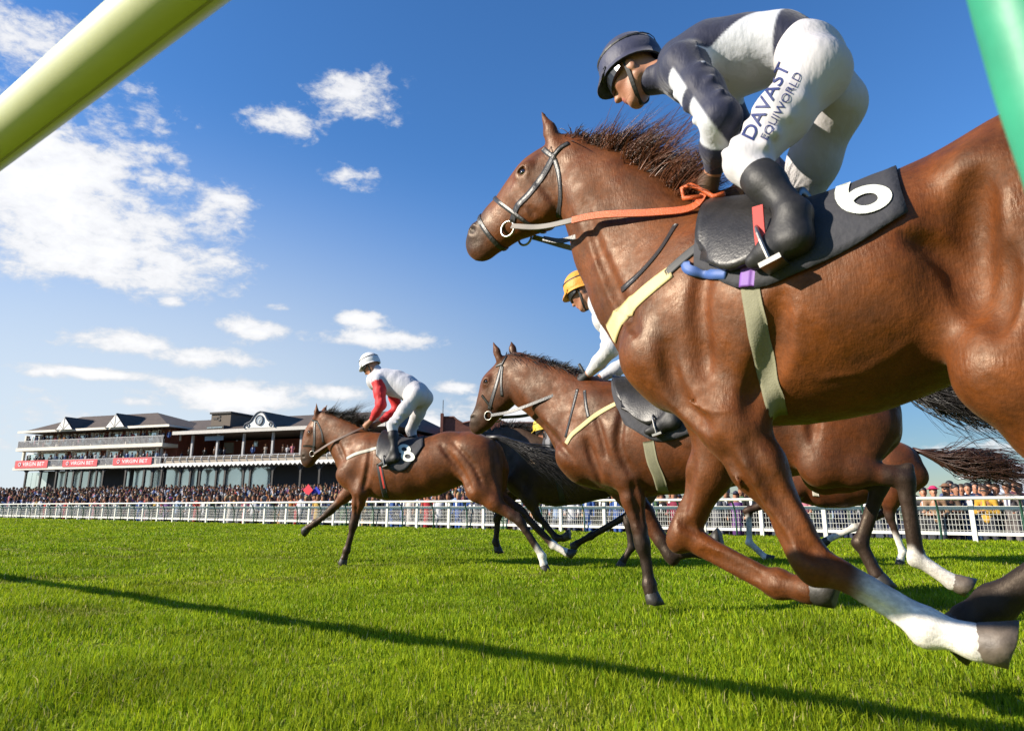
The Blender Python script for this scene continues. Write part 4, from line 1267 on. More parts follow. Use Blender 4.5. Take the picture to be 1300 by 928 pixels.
    # clock pediment with scrolled shoulders
    xa, za = sp(310, 543.6, 0); xb, _ = sp(348, 543.6, 0); _, zt = sp(330, 522.6, 0); cx = (xa + xb) / 2; hw = (xb - xa) / 2; hh = zt - za
    pro = [(1, 0), (1.0, .10), (.93, .24), (.80, .32), (.66, .36), (.54, .46), (.46, .60), (.38, .74), (.30, .84), (.18, .94), (0, 1.0)]
    poly = [(cx + hw * u, 0, za + hh * v) for u, v in pro] + [(cx - hw * u, 0, za + hh * v) for u, v in pro[::-1][1:]]
    pd = MB().prism(poly[::-1], (0, .18, 0)).build('pediment', white, rf)
    rim = MB(); V, F = tube_vf([(p[0], -.03, p[2]) for p in poly], .10, 6); rim.add(V, F)
    rim.build('moulding', mat('moulding_dark', (.06, .07, .09), .6), pd)
    for sg in (-1, 1):
        V, F = torus_vf(np.array([cx + sg * hw * .74, -.05, za + hh * .17]), [1, 0, 0], [0, 0, 1], hh * .10, .05, 14, 6)
        link('scroll', mesh_np('scroll', np.array(V), F, mat('moulding_dark', (.06, .07, .09), .6)), pd)
    ck = np.array([cx, -.06, za + hh * .47]); R0 = hh * .27
    V = [ck + np.array([0, -.04, 0])] + [ck + np.array([R0 * math.cos(a), -.04, R0 * 1.1 * math.sin(a)]) for a in np.linspace(0, 2 * math.pi, 24, endpoint=False)]
    face = link('clock_face', mesh_np('clock_face', np.array(V), [(0, 1 + (i + 1) % 24, 1 + i) for i in range(24)], mat('clock_grey', (.20, .25, .30), .5)), pd)
    V, F = torus_vf(ck + np.array([0, -.03, 0]), [1, 0, 0], [0, 0, 1.1], R0, .07, 24, 6)
    link('clock_ring', mesh_np('clock_ring', np.array(V), F, mat('moulding_dark', (.06, .07, .09), .6), True), pd)
    for (an, ln) in ((60, .55), (185, .75)):
        d = np.array([math.sin(R(an)), 0, math.cos(R(an))]); e = np.array([d[2], 0, -d[0]]) * .05
        mb = MB().prism([ck + [0, -.07, 0] - e, ck + [0, -.07, 0] + e, ck + [0, -.07, 0] + d * R0 * ln + e * .5, ck + [0, -.07, 0] + d * R0 * ln - e * .5], (0, .02, 0))
        mb.build('clock_hand', white, face)
    gr = link('gable_roof', mesh_np('gable_roof', np.array([(cx - hw * 1.05, .22, zeave + .1), (cx + hw * 1.05, .22, zeave + .1), (cx, .22, zt + .1), (cx, 9, zt + .1)]), [(0, 2, 3), (2, 1, 3), (0, 1, 2)], roofm), rf)
    # ---------------- terraces in front
    n = 16; yb0 = -30.0; zt0 = sp(200, 617, -2)[1] - 1.7
    for i in range(n):
        za = APRON + (zt0 - APRON) * (i + 1) / n; ya = yb0 + i * 28.0 / n
        o = MB().box((-14 if i < 4 else -6 + i * .4, ya, APRON), (xE + 30, ya + 28.0 / n - .003, za)).build('terrace_step', conc)
        o.location = tuple(SO); o.rotation_euler = (0, 0, SROT); tag(o, kind='structure')
    g = np.random.default_rng(5); pts = []
    for i in range(n):
        za = APRON + (zt0 - APRON) * (i + 1) / n; ya = yb0 + i * 28.0 / n
        x = -13 if i < 4 else -5 + i * .4
        while x < xE + 28:
            x += g.uniform(.42, .95)
            if g.uniform() < .10: x += g.uniform(.3, 1.6)
            q = SO + SW * x + SA * (ya + g.uniform(.3, 1.4)) + np.array([0, 0, za]); pts.append(q)
    print('terrace crowd', len(pts))
    mass('crowd', pts, SROT, 'dense crowd packed on the terraces in front of the grandstand', 6)
    pts = []
    for zf, xs_, yy, den in ((z1t, (X0 + .4, X1 - .3), .5, .78), (z2t, (X0 + .4, X1 - .3), .5, .85), (z1t, (X0 + .6, X1 - .3), 1.3, 2.2), (z2t, (X0 + .6, X1 - .3), 1.3, 2.2)):
        x = xs_[0]
        while x < xs_[1]:
            x += g.uniform(.5, 1.5) * den; pts.append(SO + SW * x + SA * (yy + g.uniform(-.1, .2)) + np.array([0, 0, zf - .12]))
    x = X1 + 2
    while x < xE:
        x += g.exponential(1.3) + .4
        pts.append(SO + SW * x + SA * 1.5 + np.array([0, 0, zc_t + .25]))
    mass('balcony_crowd', pts, SROT, 'spectators lining the balconies of the grandstand', 8)
    # red and blue diamond boards raised in the crowd
    for (px_, py_, m_, nm) in ((391, 622, mat('foil_red', (.65, .04, .06), .35), 'red'), (401, 625, mat('foil_blue', (.02, .04, .40), .35), 'blue')):
        c = at_depth(px_, py_, 52)
        mb = MB(); s_ = .42
        mb.prism([(-s_, 0, 0), (0, 0, -s_), (s_, 0, 0), (0, 0, s_)], (0, .05, 0)); mb.box((-.02, .051, -1.6), (.02, .09, .2))
        o = mb.build('placard', m_); o.location = tuple(c); o.rotation_euler = (0, 0, SROT)
        tag(o, f'{nm} diamond shaped board held up in the crowd below lead horse head', 'placard')
    return xE
XE = stand()

# ---- red brick building beyond the stand
def brick_house():
    Y = 88.0
    a = at_depth(563, 530, Y); b = at_depth(735, 536, Y)
    root = empty('brick_building', (a[0], Y, APRON), 0, 'red brick building with scooped parapet between the two leading horses', 'building')
    w_ = b[0] - a[0]; zt = a[2] - APRON
    br = mat('house_brick', (.17, .06, .04), .9, var=.25, scale=3, bump=.3, bscale=12)
    st = mat('coping', (.20, .085, .06), .8)
    pro = [(0, zt), (1.3, zt), (1.7, zt - .35), (2.4, zt - .75), (3.3, zt - .55), (4.4, zt - .2), (5.4, zt), (6.6, zt), (7, zt - .4), (8, zt - .8), (9.4, zt - .7), (w_, zt - .7)]
    poly = [(0, 0, 0), (w_, 0, 0)] + [(x, 0, z) for x, z in pro[::-1]]
    MB().prism(poly, (0, 9, 0)).build('wall', br, root)
    V, F = tube_vf([(x, -.05, z + .05) for x, z in pro], .12, 6); link('coping', mesh_np('coping', np.array(V), F, st), root)
    MB().box((-.35, -.3, 0), (-.003, .6, zt + .5)).build('pilaster', br, root)
    V, F = tube_vf([(-.1, .2, zt + .5), (-.1, .2, zt + 2.2)], .05, 6); link('finial', mesh_np('finial', np.array(V), F, mat('dark_timber', (.028, .025, .024), .7)), root)
    for i in range(4):
        x = 1.2 + i * 4.2
        f_ = MB().box((x, -.06, zt - 4.2), (x + 1.6, -.004, zt - 1.9)).build('window', mat('stand_white', (.74, .73, .70), .6), root)
        MB().box((x + .12, -.09, zt - 4.08), (x + 1.48, -.063, zt - 2.02)).build('pane', mat('window_glass', (.42, .5, .5), .08, .75), f_)
    # lower roof to its left
    lo = at_depth(540, 551, Y + 4); zz = lo[2] - APRON
    MB().prism([(lo[0] - a[0], 3, 0), (-.4, 3, 0), (-.4, 3, zz + .2), (lo[0] - a[0] + 1, 3, zz + .2), (lo[0] - a[0], 3, zz - .4)], (0, 4, 0)).build('annexe', mat('annexe_grey', (.12, .10, .09), .8), root)
brick_house()
def marquee(px0, px1, py_e, py_r, Y, label):
    a = at_depth(px0, py_e, Y); b = at_depth(px1, py_e, Y); r_ = at_depth(px0, py_r, Y)
    root = empty('marquee', (a[0], Y, APRON), -.35, label, 'tent')
    w_ = b[0] - a[0]; ze = a[2] - APRON; zr = r_[2] - APRON
    cv = mat('tent_canvas', (.70, .72, .74), .6, var=.05)
    V = [(0, 0, ze), (w_, 0, ze), (w_, 9, ze), (0, 9, ze), (0 + .2, 4.5, zr), (w_ - .2, 4.5, zr)]
    link('roof', mesh_np('roof', np.array(V), [(0, 1, 5, 4), (1, 2, 5), (2, 3, 4, 5), (3, 0, 4), (3, 2, 1, 0)], cv), root)
    for i in range(6):
        x = w_ * i / 5 - .05
        MB().box((x, -.0, 0), (x + .1, .1, ze - .002)).build('pole', STEELP, root)
        if i < 5: MB().box((x + .11, .03, .1), (x + w_ / 5 - .01, .06, ze - .3)).build('wall_panel', cv, root)
STEELP = mat('alu_pole', (.5, .5, .52), .35, .8)
marquee(1262, 1480, 601, 584, 42, 'white marquee beyond the crowd at the right edge')
marquee(1266, 1420, 628, 611, 33, 'low white stall tent behind the spectators at the right edge')

# ---- trees at the far left
def leaf_mat():
    m, t, b = new_mat('tree_leaf')
    at = t.nodes.new('ShaderNodeAttribute'); at.attribute_name = 'col'
    t.links.new(at.outputs['Color'], b.inputs['Base Color']); b.inputs['Roughness'].default_value = .7
    return m
LEAF = leaf_mat()
def tree(px, Y, h, rw, label, seed):
    g = np.random.default_rng(seed)
    p = at_depth(px, 640, Y); root = empty('tree', (p[0], Y, APRON), 0, label, 'tree', 'trees at the far left')
    mb = MB(); mb.tube([(0, 0, 0), (.1, 0, h * .3), (0, .1, h * .6)], [.25, .18, .1], 8)
    for k in range(6):
        a = k * 1.05; mb.tube([(0, 0, h * .3), (math.cos(a) * rw * .4, math.sin(a) * rw * .4, h * .6), (math.cos(a) * rw * .6, math.sin(a) * rw * .6, h * .75)], [.1, .06, .03], 6)
    mb.build('trunk', mat('bark', (.06, .045, .03), .9), root)
    n = 3500; nc = 26
    cc = g.normal(0, 1, (nc, 3)) * [rw * .42, rw * .42, h * .16] + [0, 0, h * .66]
    k = g.integers(0, nc, n); c = cc[k] + g.normal(0, 1, (n, 3)) * [rw * .15, rw * .15, h * .06]
    s_ = g.uniform(.10, .22, n)
    e1 = g.normal(0, 1, (n, 3)); e1 /= np.linalg.norm(e1, axis=1, keepdims=True); e2 = np.cross(e1, g.normal(0, 1, (n, 3))); e2 /= np.linalg.norm(e2, axis=1, keepdims=True)
    V = np.stack([c - e1 * s_[:, None], c + e2 * s_[:, None] * .5, c + e1 * s_[:, None], c - e2 * s_[:, None] * .5], 1).reshape(-1, 3)
    col = np.repeat(np.array([.035, .06, .018]) * g.uniform(.5, 1.5, (nc, 1))[k] * g.uniform(.7, 1.3, (n, 1)), 4, 0)
    link('crown', mesh_np('crown', V, np.arange(n * 4).reshape(n, 4), LEAF, False, col), root)
tree(2, 120, 3.6, 2.6, 'dark round tree nearest the pavilion at the far left', 3)
tree(-22, 124, 3.2, 3.0, 'dark low tree cut by the left edge of the picture', 4)
# ------------------------------------------------------------------ the five runners
def mane(f, fr, K, root, name, m, path, direction, length, width, n, droop, wob, seed, spread=.02, segs=6, curl=.1):
    g = np.random.default_rng(seed)
    P = resample([tuple(fr.loc(*p)) for p in path], 60)
    idx = g.integers(0, 60, n); roots = []
    for i in idx:
        c = P[i] + np.array([0, g.normal(0, spread), 0]) - np.array([0, 0, .06])
        roots.append(c + np.array([0, 0, .045]) + g.normal(0, .008, 3))
    roots = np.array(roots)
    q = idx / 59.0
    Lg = length * (np.interp(q, [0, .15, .5, .85, 1], [.5, .85, 1.0, .95, .5]))
    d = np.tile(np.array(direction, float), (n, 1))
    return hair_mesh(name, roots, d, Lg, width, m, root, droop, seed, segs, wob, curl)
def clump_mane(fr, root, m, path, nc, ns, length, width, seed, name='mane', lift=.8, back=.75):
    """locks of hair lifted by the wind and curling back"""
    g = np.random.default_rng(seed)
    P = resample([tuple(fr.loc(*p)) for p in path], nc)
    R_, D_, L_, B_ = [], [], [], []
    for i in range(nc):
        q = i / (nc - 1)
        d = np.array([-.35 + g.normal(0, .18), g.normal(.08, .25), lift + g.normal(0, .12)]); d /= np.linalg.norm(d)
        bd = np.array([-back + g.normal(0, .25), g.normal(0, .2), -.25 + g.normal(0, .25)])
        ln = length * np.interp(q, [0, .2, .6, .9, 1], [.5, .8, 1.1, .95, .6]) * g.uniform(.6, 1.2)
        for k in range(ns):
            R_.append(P[i] + np.array([g.normal(0, .014), g.normal(0, .016), g.normal(-.012, .006)])); D_.append(d + g.normal(0, .06, 3)); L_.append(ln * g.uniform(.7, 1.1)); B_.append(bd + g.normal(0, .10, 3))
    return hair_mesh(name, np.array(R_), np.array(D_), np.array(L_), width, m, root, .1, seed, 9, .02, .07, 1.0, np.array(B_))
def tail(fr, root, m, path, n, width, seed, thick=(.03, .10, .16), v=0.0, wild=.04):
    """hair streaming back from the dock along a path of pixels"""
    g = np.random.default_rng(seed)
    P = resample([tuple(fr.loc(p[0], p[1], v)) for p in path], 9)
    N = len(P)
    sp = np.interp(np.linspace(0, 1, N), [0, .5, 1], thick)
    off = g.normal(0, .42, (n, 3)); start = g.uniform(0, .3, n) ** 1.5; ln = g.uniform(.62, 1.0, n)
    S = 10
    ts = np.linspace(0, 1, S)
    q = start[:, None] + (ln - start)[:, None] * ts[None]
    C = np.stack([np.interp(q, np.linspace(0, 1, N), P[:, k]) for k in range(3)], -1)
    C += off[:, None, :] * np.interp(q, np.linspace(0, 1, N), sp)[..., None] * (.25 + .75 * ts[None, :, None])
    C += (np.sin(ts[None, :, None] * g.uniform(3, 8, (n, 1, 1)) + g.uniform(0, 6, (n, 1, 3))) * wild * ts[None, :, None])
    C[..., 2] -= (g.exponential(.05, n)[:, None] * ts[None] ** 2)
    wd = width * g.uniform(.5, 1.4, n)[:, None] * ((1 - ts ** 2.2) * .92 + .08)[None]
    V = np.zeros((n, S, 3, 3))
    for k in range(3):
        a = 2 * math.pi * k / 3
        V[:, :, k, 1] = math.cos(a); V[:, :, k, 2] = math.sin(a)
    V = C[:, :, None, :] + V * wd[..., None, None]
    idx = np.arange(n * S * 3).reshape(n, S, 3); F = []
    for k in range(3):
        k2 = (k + 1) % 3
        F.append(np.stack([idx[:, :-1, k], idx[:, :-1, k2], idx[:, 1:, k2], idx[:, 1:, k]], -1).reshape(-1, 4))
    t = link('tail', mesh_np('tail', V.reshape(-1, 3), np.concatenate(F), m, True), root)
    V2, F2 = tube_vf(P[:4], [.035, .03, .024, .01], 10)
    link('dock', mesh_np('dock', np.array(V2), F2, m, True), t)
    return t

WHITE_M = lambda: mat('bone_white', (.72, .70, .64), .5, var=.06)
PALE_STRAP = lambda: mat('pale_webbing', (.62, .50, .24), .75, var=.1, bump=.2, bscale=300)
STEEL = lambda: mat('steel', (.36, .34, .30), .38, 1.0, var=.15)

# ---- A : the chestnut filling the right of the picture
frA = Frame(36.6, 2.20, (1010, 640))
def exA(f, L, s):
    for sg in (1, -1):
        # neck muscle bands and jugular groove
        f.seg(L(735, 230, sg * .05), L(838, 440, sg * .12), (.050, .03), (.06, .035), .05)
        # flank hollow in front of the thigh
        f.ell(L(1215, 320, sg * .28), np.array([.06, .05, .15]), None, .08, 'd')
        # hip bone and stifle fold
        f.ell(L(1240, 215, sg * .21), np.array([.06, .045, .05]), None, .06)
KA = dict(cell=.0105, coat=(.100, .026, .004), muzzle=.8, dark=(.016, .011, .010), seed=3,
    head=[((694, 188), (738, 232), .075), ((667, 208), (712, 276), .086), ((646, 236), (690, 284), .074), ((620, 268), (655, 300), .058), ((601, 290), (628, 322), .052)],
    neck=[((730, 180), (736, 246), .075), ((774, 194), (756, 305), .083), ((824, 222), (773, 372), .098), ((870, 258), (802, 436), .125), ((907, 272), (838, 485), .15)],
    trunk=[((876, 280), (846, 465), .145), ((922, 276), (870, 512), .195), ((968, 274), (918, 532), .245), ((1030, 272), (990, 530), .28), ((1090, 262), (1055, 518), .29), ((1150, 238), (1124, 492), .28), ((1205, 216), (1182, 455), .255), ((1262, 190), (1240, 410), .235), ((1330, 170), (1310, 410), .24), ((1400, 164), (1385, 395), .21)],
    withers=(918, 278), shoulder=(856, 458), hip=(1345, 262), eye=(665, 218), nostril=(602, 292),
    ear=((706, 186), (687, 141)), ear2=((738, 190), (744, 168)), mouth=((604, 316), (632, 306)),
    FL=[(932, 540), (1030, 710), (1176, 795), (1236, 814), (1284, 828)],
    FR=[(918, 560), (868, 678), (988, 742), (1020, 747), (1062, 756)],
    HL=[(1290, 470), (1425, 660), (1262, 765), (1232, 786), (1203, 806)],
    HR=[(1310, 430), (1500, 560), (1500, 740), (1470, 790), (1430, 820)],
    shadeleg={'HL': (.9, 1.3)}, white={'FL': (1.25, 1.75)}, palehoof=('FL',), blaze=[((655, 232), (620, 268), .05), ((620, 268), (600, 290), .04)],  # near hind leg: shadow painted into the chestnut coat from the hock down
    vf=(.165, .16, .15, .14), vh=(.20, .10, .03, .02), extra=[exA],
    creases=[([(900, 320), (886, 390), (896, 470)], .014), ([(990, 380), (978, 450), (952, 520)], .016), ([(742, 262), (764, 330), (806, 420)], .012), ([(915, 565), (958, 640), (1000, 695)], .011), ([(950, 565), (990, 640), (1026, 690)], .010),
             ([(1243, 225), (1237, 300), (1246, 395)], .018), ([(845, 440), (858, 500), (898, 540)], .013), ([(1280, 320), (1268, 420)], .012), ([(666, 262), (690, 280)], .006), ([(672, 225), (690, 238), (706, 262)], .006), ([(1150, 300), (1205, 330), (1232, 390)], .012),
             ([(1058, 742), (1105, 768), (1155, 792)], .007), ([(890, 700), (930, 716), (970, 736)], .007), ([(1018, 690), (1040, 705)], .008), ([(862, 660), (880, 672)], .007), ([(880, 585), (868, 630), (866, 655)], .010)],
    ridges=[([(745, 300), (770, 370), (808, 440)], .006), ([(648, 244), (660, 258), (672, 272)], .005), ([(860, 500), (895, 520), (935, 520)], .005), ([(930, 600), (965, 660), (1000, 705)], .005), ([(1040, 480), (1100, 470), (1160, 430)], .004)])
hA, fA, legA = build_horse(frA, KA, 'large chestnut racehorse filling the right foreground, white cannon on its leading foreleg')
CHEST_HAIR = hair_mat('chestnut_hair', (.13, .042, .016))
BLACK_HAIR = hair_mat('black_hair', (.012, .009, .008))
BROWN_HAIR = hair_mat('brown_hair', (.05, .020, .011))
clump_mane(frA, hA, CHEST_HAIR, [(742, 186), (775, 198), (822, 226), (862, 256), (888, 268)], 90, 26, .185, .0027, 5, 'mane', .62, .8)
clump_mane(frA, hA, BROWN_HAIR, [(742, 186), (790, 205), (845, 244), (880, 266)], 60, 22, .13, .0028, 9, 'under_mane', .6, .8)
mane(fA, frA, KA, hA, 'forelock', BROWN_HAIR, [(708, 182), (728, 178), (745, 180)], (-.6, 0, .7), .12, .003, 160, .5, .5, 6, .025)
tail(frA, hA, CHEST_HAIR, [(1425, 170), (1480, 190), (1540, 260), (1600, 340)], 900, .004, 4)

def bridle(f, fr, root, P, m, steel, sc=1.0, ringpx=None, nb=None):
    b = empty('bridle'); b.parent = root
    for nm, path, wd in P:
        strap(nm, f, fr, path, wd, m, b)
    if ringpx:
        h = f.cast(fr.cam, fr.dir(*ringpx), 14)
        if h is not None:
            for sg in (1, -1):
                c = h * [1, sg, 1] + np.array([0, sg * .012, 0])
                V, F = torus_vf(c, [1, 0, 0], [0, 0, 1], .031 * sc, .0048 * sc)
                link('bit_ring', mesh_np('bit_ring', np.array(V), F, steel, True), b)
            return b, h
    return b, None
BRA = LEATHER()
brA, bitA = bridle(fA, frA, hA, [
    ('browband', [(690, 190), (697, 196), (704, 200)], .022),
    ('cheekpiece', [(703, 198), (690, 222), (672, 246), (657, 262), (650, 282)], .026),
    ('throatlatch', [(704, 202), (710, 225), (712, 250), (709, 275)], .018),
    ('headpiece', [(703, 198), (712, 188), (722, 182)], .022),
    ], BRA, STEEL(), 1.05, (647, 292))
frx = frA.loc
def nose_ring(f, fr, root, b, a_px, c_px, w1, nm, m):
    A_, C_ = fr.loc(*a_px), fr.loc(*c_px)
    o = ring_strap(nm, f, (A_ + C_) / 2, A_ - C_, w1, m, b, 36, .005, .0015)
nose_ring(fA, frA, hA, brA, (630, 252), (682, 290), .018, 'noseband', BRA)
nose_ring(fA, frA, hA, brA, (612, 274), (640, 318), .020, 'drop_noseband', BRA)
handA = frx(898, 238, .07)
def reins(root, a, pts, w1, m1, m2=None, split=.4, name='rein'):
    P = resample(pts, 40); k = int(40 * split)
    for mir in (1, -1):
        Q = P * [1, mir, 1]
        r_ = empty(name) if False else None
        o1 = strap_free(name, Q[:k + 1] if m2 else Q, (0, mir, .15), w1, m1, root)
        if m2: strap_free('rein_grip', Q[k:], (0, mir, .15), w1 * 1.3, m2, o1)
ORANGE = mat('orange_rubber', (.55, .10, .02), .55, var=.15, scale=40, bump=.3, bscale=250)
GREYW = mat('grey_webbing', (.16, .14, .12), .6, var=.2)
reins(hA, None, [bitA + np.array([-.03, .025, 0]), frx(690, 288, .155), frx(757, 274, .155), frx(830, 270, .13), frx(880, 263, .10), handA], .022, GREYW, ORANGE, .42)
tube_part('rein_loop', [tuple(frx(x, y, .09)) for x, y in [(890, 250), (868, 252), (866, 240), (876, 235), (890, 240), (905, 250), (920, 246)]], .009, ORANGE, hA)
strap('martingale', fA, frA, [(858, 286), (838, 318), (815, 345), (790, 368)], .020, BRA, hA)
strap_free('martingale_strap', [tuple(frx(x, y, .07)) for x, y in [(690, 303), (712, 306), (735, 300), (758, 296)]], (0, 1, 0), .02, BRA, hA)
bp = strap('breast_girth', fA, frA, [(776, 424), (784, 408), (798, 392), (816, 374), (835, 358), (852, 345)], list(np.linspace(.078, .046, 24)), PALE_STRAP(), hA)
strap('breast_girth_strap', fA, frA, [(846, 348), (866, 330), (886, 314), (906, 300)], .034, mat('dark_webbing', (.03, .029, .03), .6), hA)
strap('girth', fA, frA, [(948, 330), (955, 380), (964, 430), (974, 470), (982, 505), (986, 526)], .055, mat('girth_webbing', (.20, .19, .12), .8, var=.2, bump=.2, bscale=200), hA)
CLOTH_DARK = mat('black_saddle_cloth', (.030, .030, .036), .8, var=.25, bump=.4, bscale=40)
def cloth(f, fr, root, tops, bots, m, cz, **kw):
    B = []
    T = []
    for t_, b_ in zip(resample([(x, y, 0) for x, y in tops], 16), resample([(x, y, 0) for x, y in bots], 16)):
        h = f.cast(fr.cam, fr.dir(b_[0], b_[1]), 14)
        if h is None: continue
        B.append(h); T.append(fr.loc(t_[0], t_[1], 0)[0])
    return sheet('saddle_cloth', f, T, B, cz, m, root, **kw)
czA = frx(1030, 400, 0)[2]
clA = cloth(fA, frA, hA, [(912, 285), (960, 285), (1020, 280), (1080, 268), (1146, 246)], [(882, 340), (945, 368), (1010, 350), (1085, 314), (1152, 272)], CLOTH_DARK, czA, ripple=.003)
sdA = cloth(fA, frA, hA, [(912, 285), (940, 284), (985, 282), (1030, 278)], [(890, 322), (925, 348), (970, 336), (1024, 300)], BRA, czA, lift=.022, thick=.02, ripple=.003); sdA.name = 'saddle'
strap('saddle_pad_edge', fA, frA, [(872, 336), (876, 344), (900, 349), (925, 350)], .03, mat('blue_trim', (.05, .11, .33), .6), hA, False, .018)
strap('girth_buckle_strap', fA, frA, [(955, 318), (952, 345), (950, 366)], .045, mat('purple_webbing', (.16, .06, .30), .6), hA, False, .02)
decal('number', fA, frA, '6', (1094, 254), 112, R(25), mat('number_white', (.70, .72, .62), .6), clA, .0175, (1.25, .72), -.5, .012)

# ---- C : the leading bay
frC = Frame(18, 7.55, (540, 650))
def exBody(f, L, s): pass
KC = dict(cell=.014, coat=(.105, .028, .006), points=.85, muzzle=.85, seed=5, scale=1.0,
    head=[((397, 530), (424, 550), .075), ((390, 543), (419, 565), .085), ((386, 557), (412, 573), .072), ((384, 570), (403, 582), .056), ((384, 578), (399, 588), .052)],
    neck=[((410, 526), (424, 556), .078), ((428, 530), (429, 570), .088), ((448, 537), (436, 588), .105), ((464, 545), (442, 600), .135)],
    trunk=[((462, 549), (444, 608), .16), ((482, 550), (462, 628), .215), ((505, 556), (488, 633), .26), ((528, 560), (515, 633), .275), ((552, 555), (543, 628), .265), ((576, 549), (566, 618), .245), ((600, 549), (592, 610), .235), ((618, 556), (615, 605), .19)],
    withers=(478, 550), shoulder=(447, 603), hip=(608, 582), eye=(393, 548), nostril=(386, 579),
    ear=((401, 530), (402, 511)), ear2=((408, 528), (416, 513)), mouth=((386, 586), (399, 582)),
    FL=[(458, 625), (449, 666), (440, 698), (438, 706), (433, 717)],
    FR=[(446, 622), (420, 648), (400, 664), (394, 668), (385, 674)],
    HL=[(606, 622), (660, 662), (688, 706), (690, 714), (692, 727)],
    HR=[(612, 615), (662, 650), (702, 692), (712, 697), (728, 706)],
    white={'HL': (1.65, 1.9), 'HR': (1.85, 2.0)}, blaze=[],
    creases=[([(470, 572), (466, 600), (462, 620)], .016), ([(560, 566), (585, 598), (598, 622)], .016), ([(576, 562), (600, 590), (612, 615)], .012), ([(628, 575), (632, 605), (642, 632)], .014), ([(428, 560), (438, 585)], .012), ([(452, 630), (452, 655)], .009)])
hC, fC, legC = build_horse(frC, KC, 'bay racehorse leading on the left, carrying the number 8 cloth')
clump_mane(frC, hC, BLACK_HAIR, [(405, 528), (425, 531), (445, 538), (464, 547)], 60, 18, .26, .005, 15)
tail(frC, hC, BLACK_HAIR, [(618, 556), (634, 555), (665, 568), (700, 582), (738, 603)], 900, .007, 14, (.03, .09, .14))
brC, bitC = bridle(fC, frC, hC, [('cheekpiece', [(400, 533), (399, 545), (399, 560), (397, 574)], .03), ('noseband', [(385, 566), (393, 566), (400, 568)], .022), ('throatlatch', [(402, 534), (408, 548), (410, 562)], .02), ('browband', [(396, 533), (402, 536)], .025)], BRA, STEEL(), 1.1, (397, 576))
lc = frC.loc
handC = lc(464, 541, .07)
reins(hC, None, [bitC + np.array([-.03, .02, 0]), lc(420, 562, .12), lc(445, 550, .11), handC], .026, mat('brown_leather', (.09, .035, .015), .5))
strap('breast_girth', fC, frC, [(440, 582), (452, 576), (470, 571), (488, 566)], .04, mat('white_webbing', (.55, .5, .42), .7), hC)
strap('girth', fC, frC, [(481, 588), (484, 605), (487, 620), (490, 632)], .07, mat('black_girth', (.02, .02, .02), .6), hC)
strap('girth_stripe', fC, frC, [(482, 590), (485, 605), (488, 620)], .02, mat('red_webbing', (.45, .04, .03), .6), hC, False, .007)
czC = lc(510, 600, 0)[2]
clC = cloth(fC, frC, hC, [(490, 551), (510, 557), (540, 558)], [(488, 594), (514, 597), (538, 566)], CLOTH_DARK, czC)
sdC = cloth(fC, frC, hC, [(488, 551), (497, 555), (506, 559)], [(480, 580), (490, 588), (499, 580)], BRA, czC, lift=.02, thick=.02); sdC.name = 'saddle'
decal('number_panel', fC, frC, '\u25a0', (512, 575), 1, 0, mat('number_black', (.02, .02, .02), .6), clC, .02) if False else None
decal('number', fC, frC, '8', (517, 577), 34, R(12), mat('number_white', (.70, .72, .62), .6), clC, .02, (1.05, .9), -.3, .015)

# ---- B : the bay in the middle
frB = Frame(30, 4.60, (870, 650))
def exB(f, L, s):
    for sg in (1, -1):
        f.seg(L(655, 480, sg * .05), L(735, 570, sg * .11), (.045, .03), (.06, .035), .05)
KB = dict(cell=.012, coat=(.080, .021, .005), points=.9, muzzle=.8, seed=6, scale=1.0,
    head=[((634, 457), (657, 494), .075), ((618, 476), (650, 513), .086), ((612, 497), (640, 524), .073), ((604, 520), (624, 540), .057), ((600, 531), (614, 548), .052)],
    neck=[((648, 449), (662, 506), .078), ((678, 456), (678, 522), .09), ((710, 465), (698, 542), .108), ((742, 476), (722, 566), .14)],
    trunk=[((745, 478), (732, 580), .16), ((778, 484), (755, 618), .21), ((815, 492), (800, 628), .255), ((860, 492), (850, 624), .28), ((905, 485), (898, 618), .29), ((955, 474), (950, 610), .275), ((1005, 463), (1000, 600), .25), ((1050, 460), (1048, 590), .235), ((1085, 472), (1082, 580), .2)],
    withers=(775, 484), shoulder=(738, 580), hip=(1062, 520), eye=(618, 484), nostril=(601, 530),
    ear=((634, 456), (626, 434)), ear2=((652, 451), (649, 433)), mouth=((602, 543), (616, 539)),
    FL=[(797, 605), (816, 690), (824, 742), (826, 750), (829, 767)],
    FR=[(800, 628), (852, 704), (890, 700), (902, 690), (916, 684)],
    HL=[(1044, 590), (1148, 608), (1163, 708), (1190, 728), (1230, 750)],
    HR=[(1046, 600), (1118, 612), (1092, 688), (1104, 712), (1122, 748)],
    white={'HL': (1.86, 1.98)}, palehoof=('HL',), extra=[exB],
    creases=[([(792, 512), (785, 565), (800, 600)], .014), ([(745, 560), (762, 612)], .012), ([(668, 516), (700, 552), (728, 585)], .012), ([(803, 612), (815, 670)], .010), ([(757, 530), (770, 580)], .010), ([(1035, 500), (1030, 560)], .014)], ridges=[([(690, 530), (715, 552)], .006)])
hB, fB, legB = build_horse(frB, KB, 'bay racehorse in the middle, head high, ridden by the jockey in an orange cap')
mane(fB, frB, KB, hB, 'mane', BLACK_HAIR, [(645, 450), (678, 457), (710, 466), (742, 477)], (-.75, .25, .25), .15, .004, 1000, .5, .3, 25, .016, 6, .08)
tail(frB, hB, BLACK_HAIR, [(1095, 478), (1120, 478), (1170, 492), (1230, 505), (1310, 525)], 900, .005, 24, (.03, .10, .12), wild=.06)
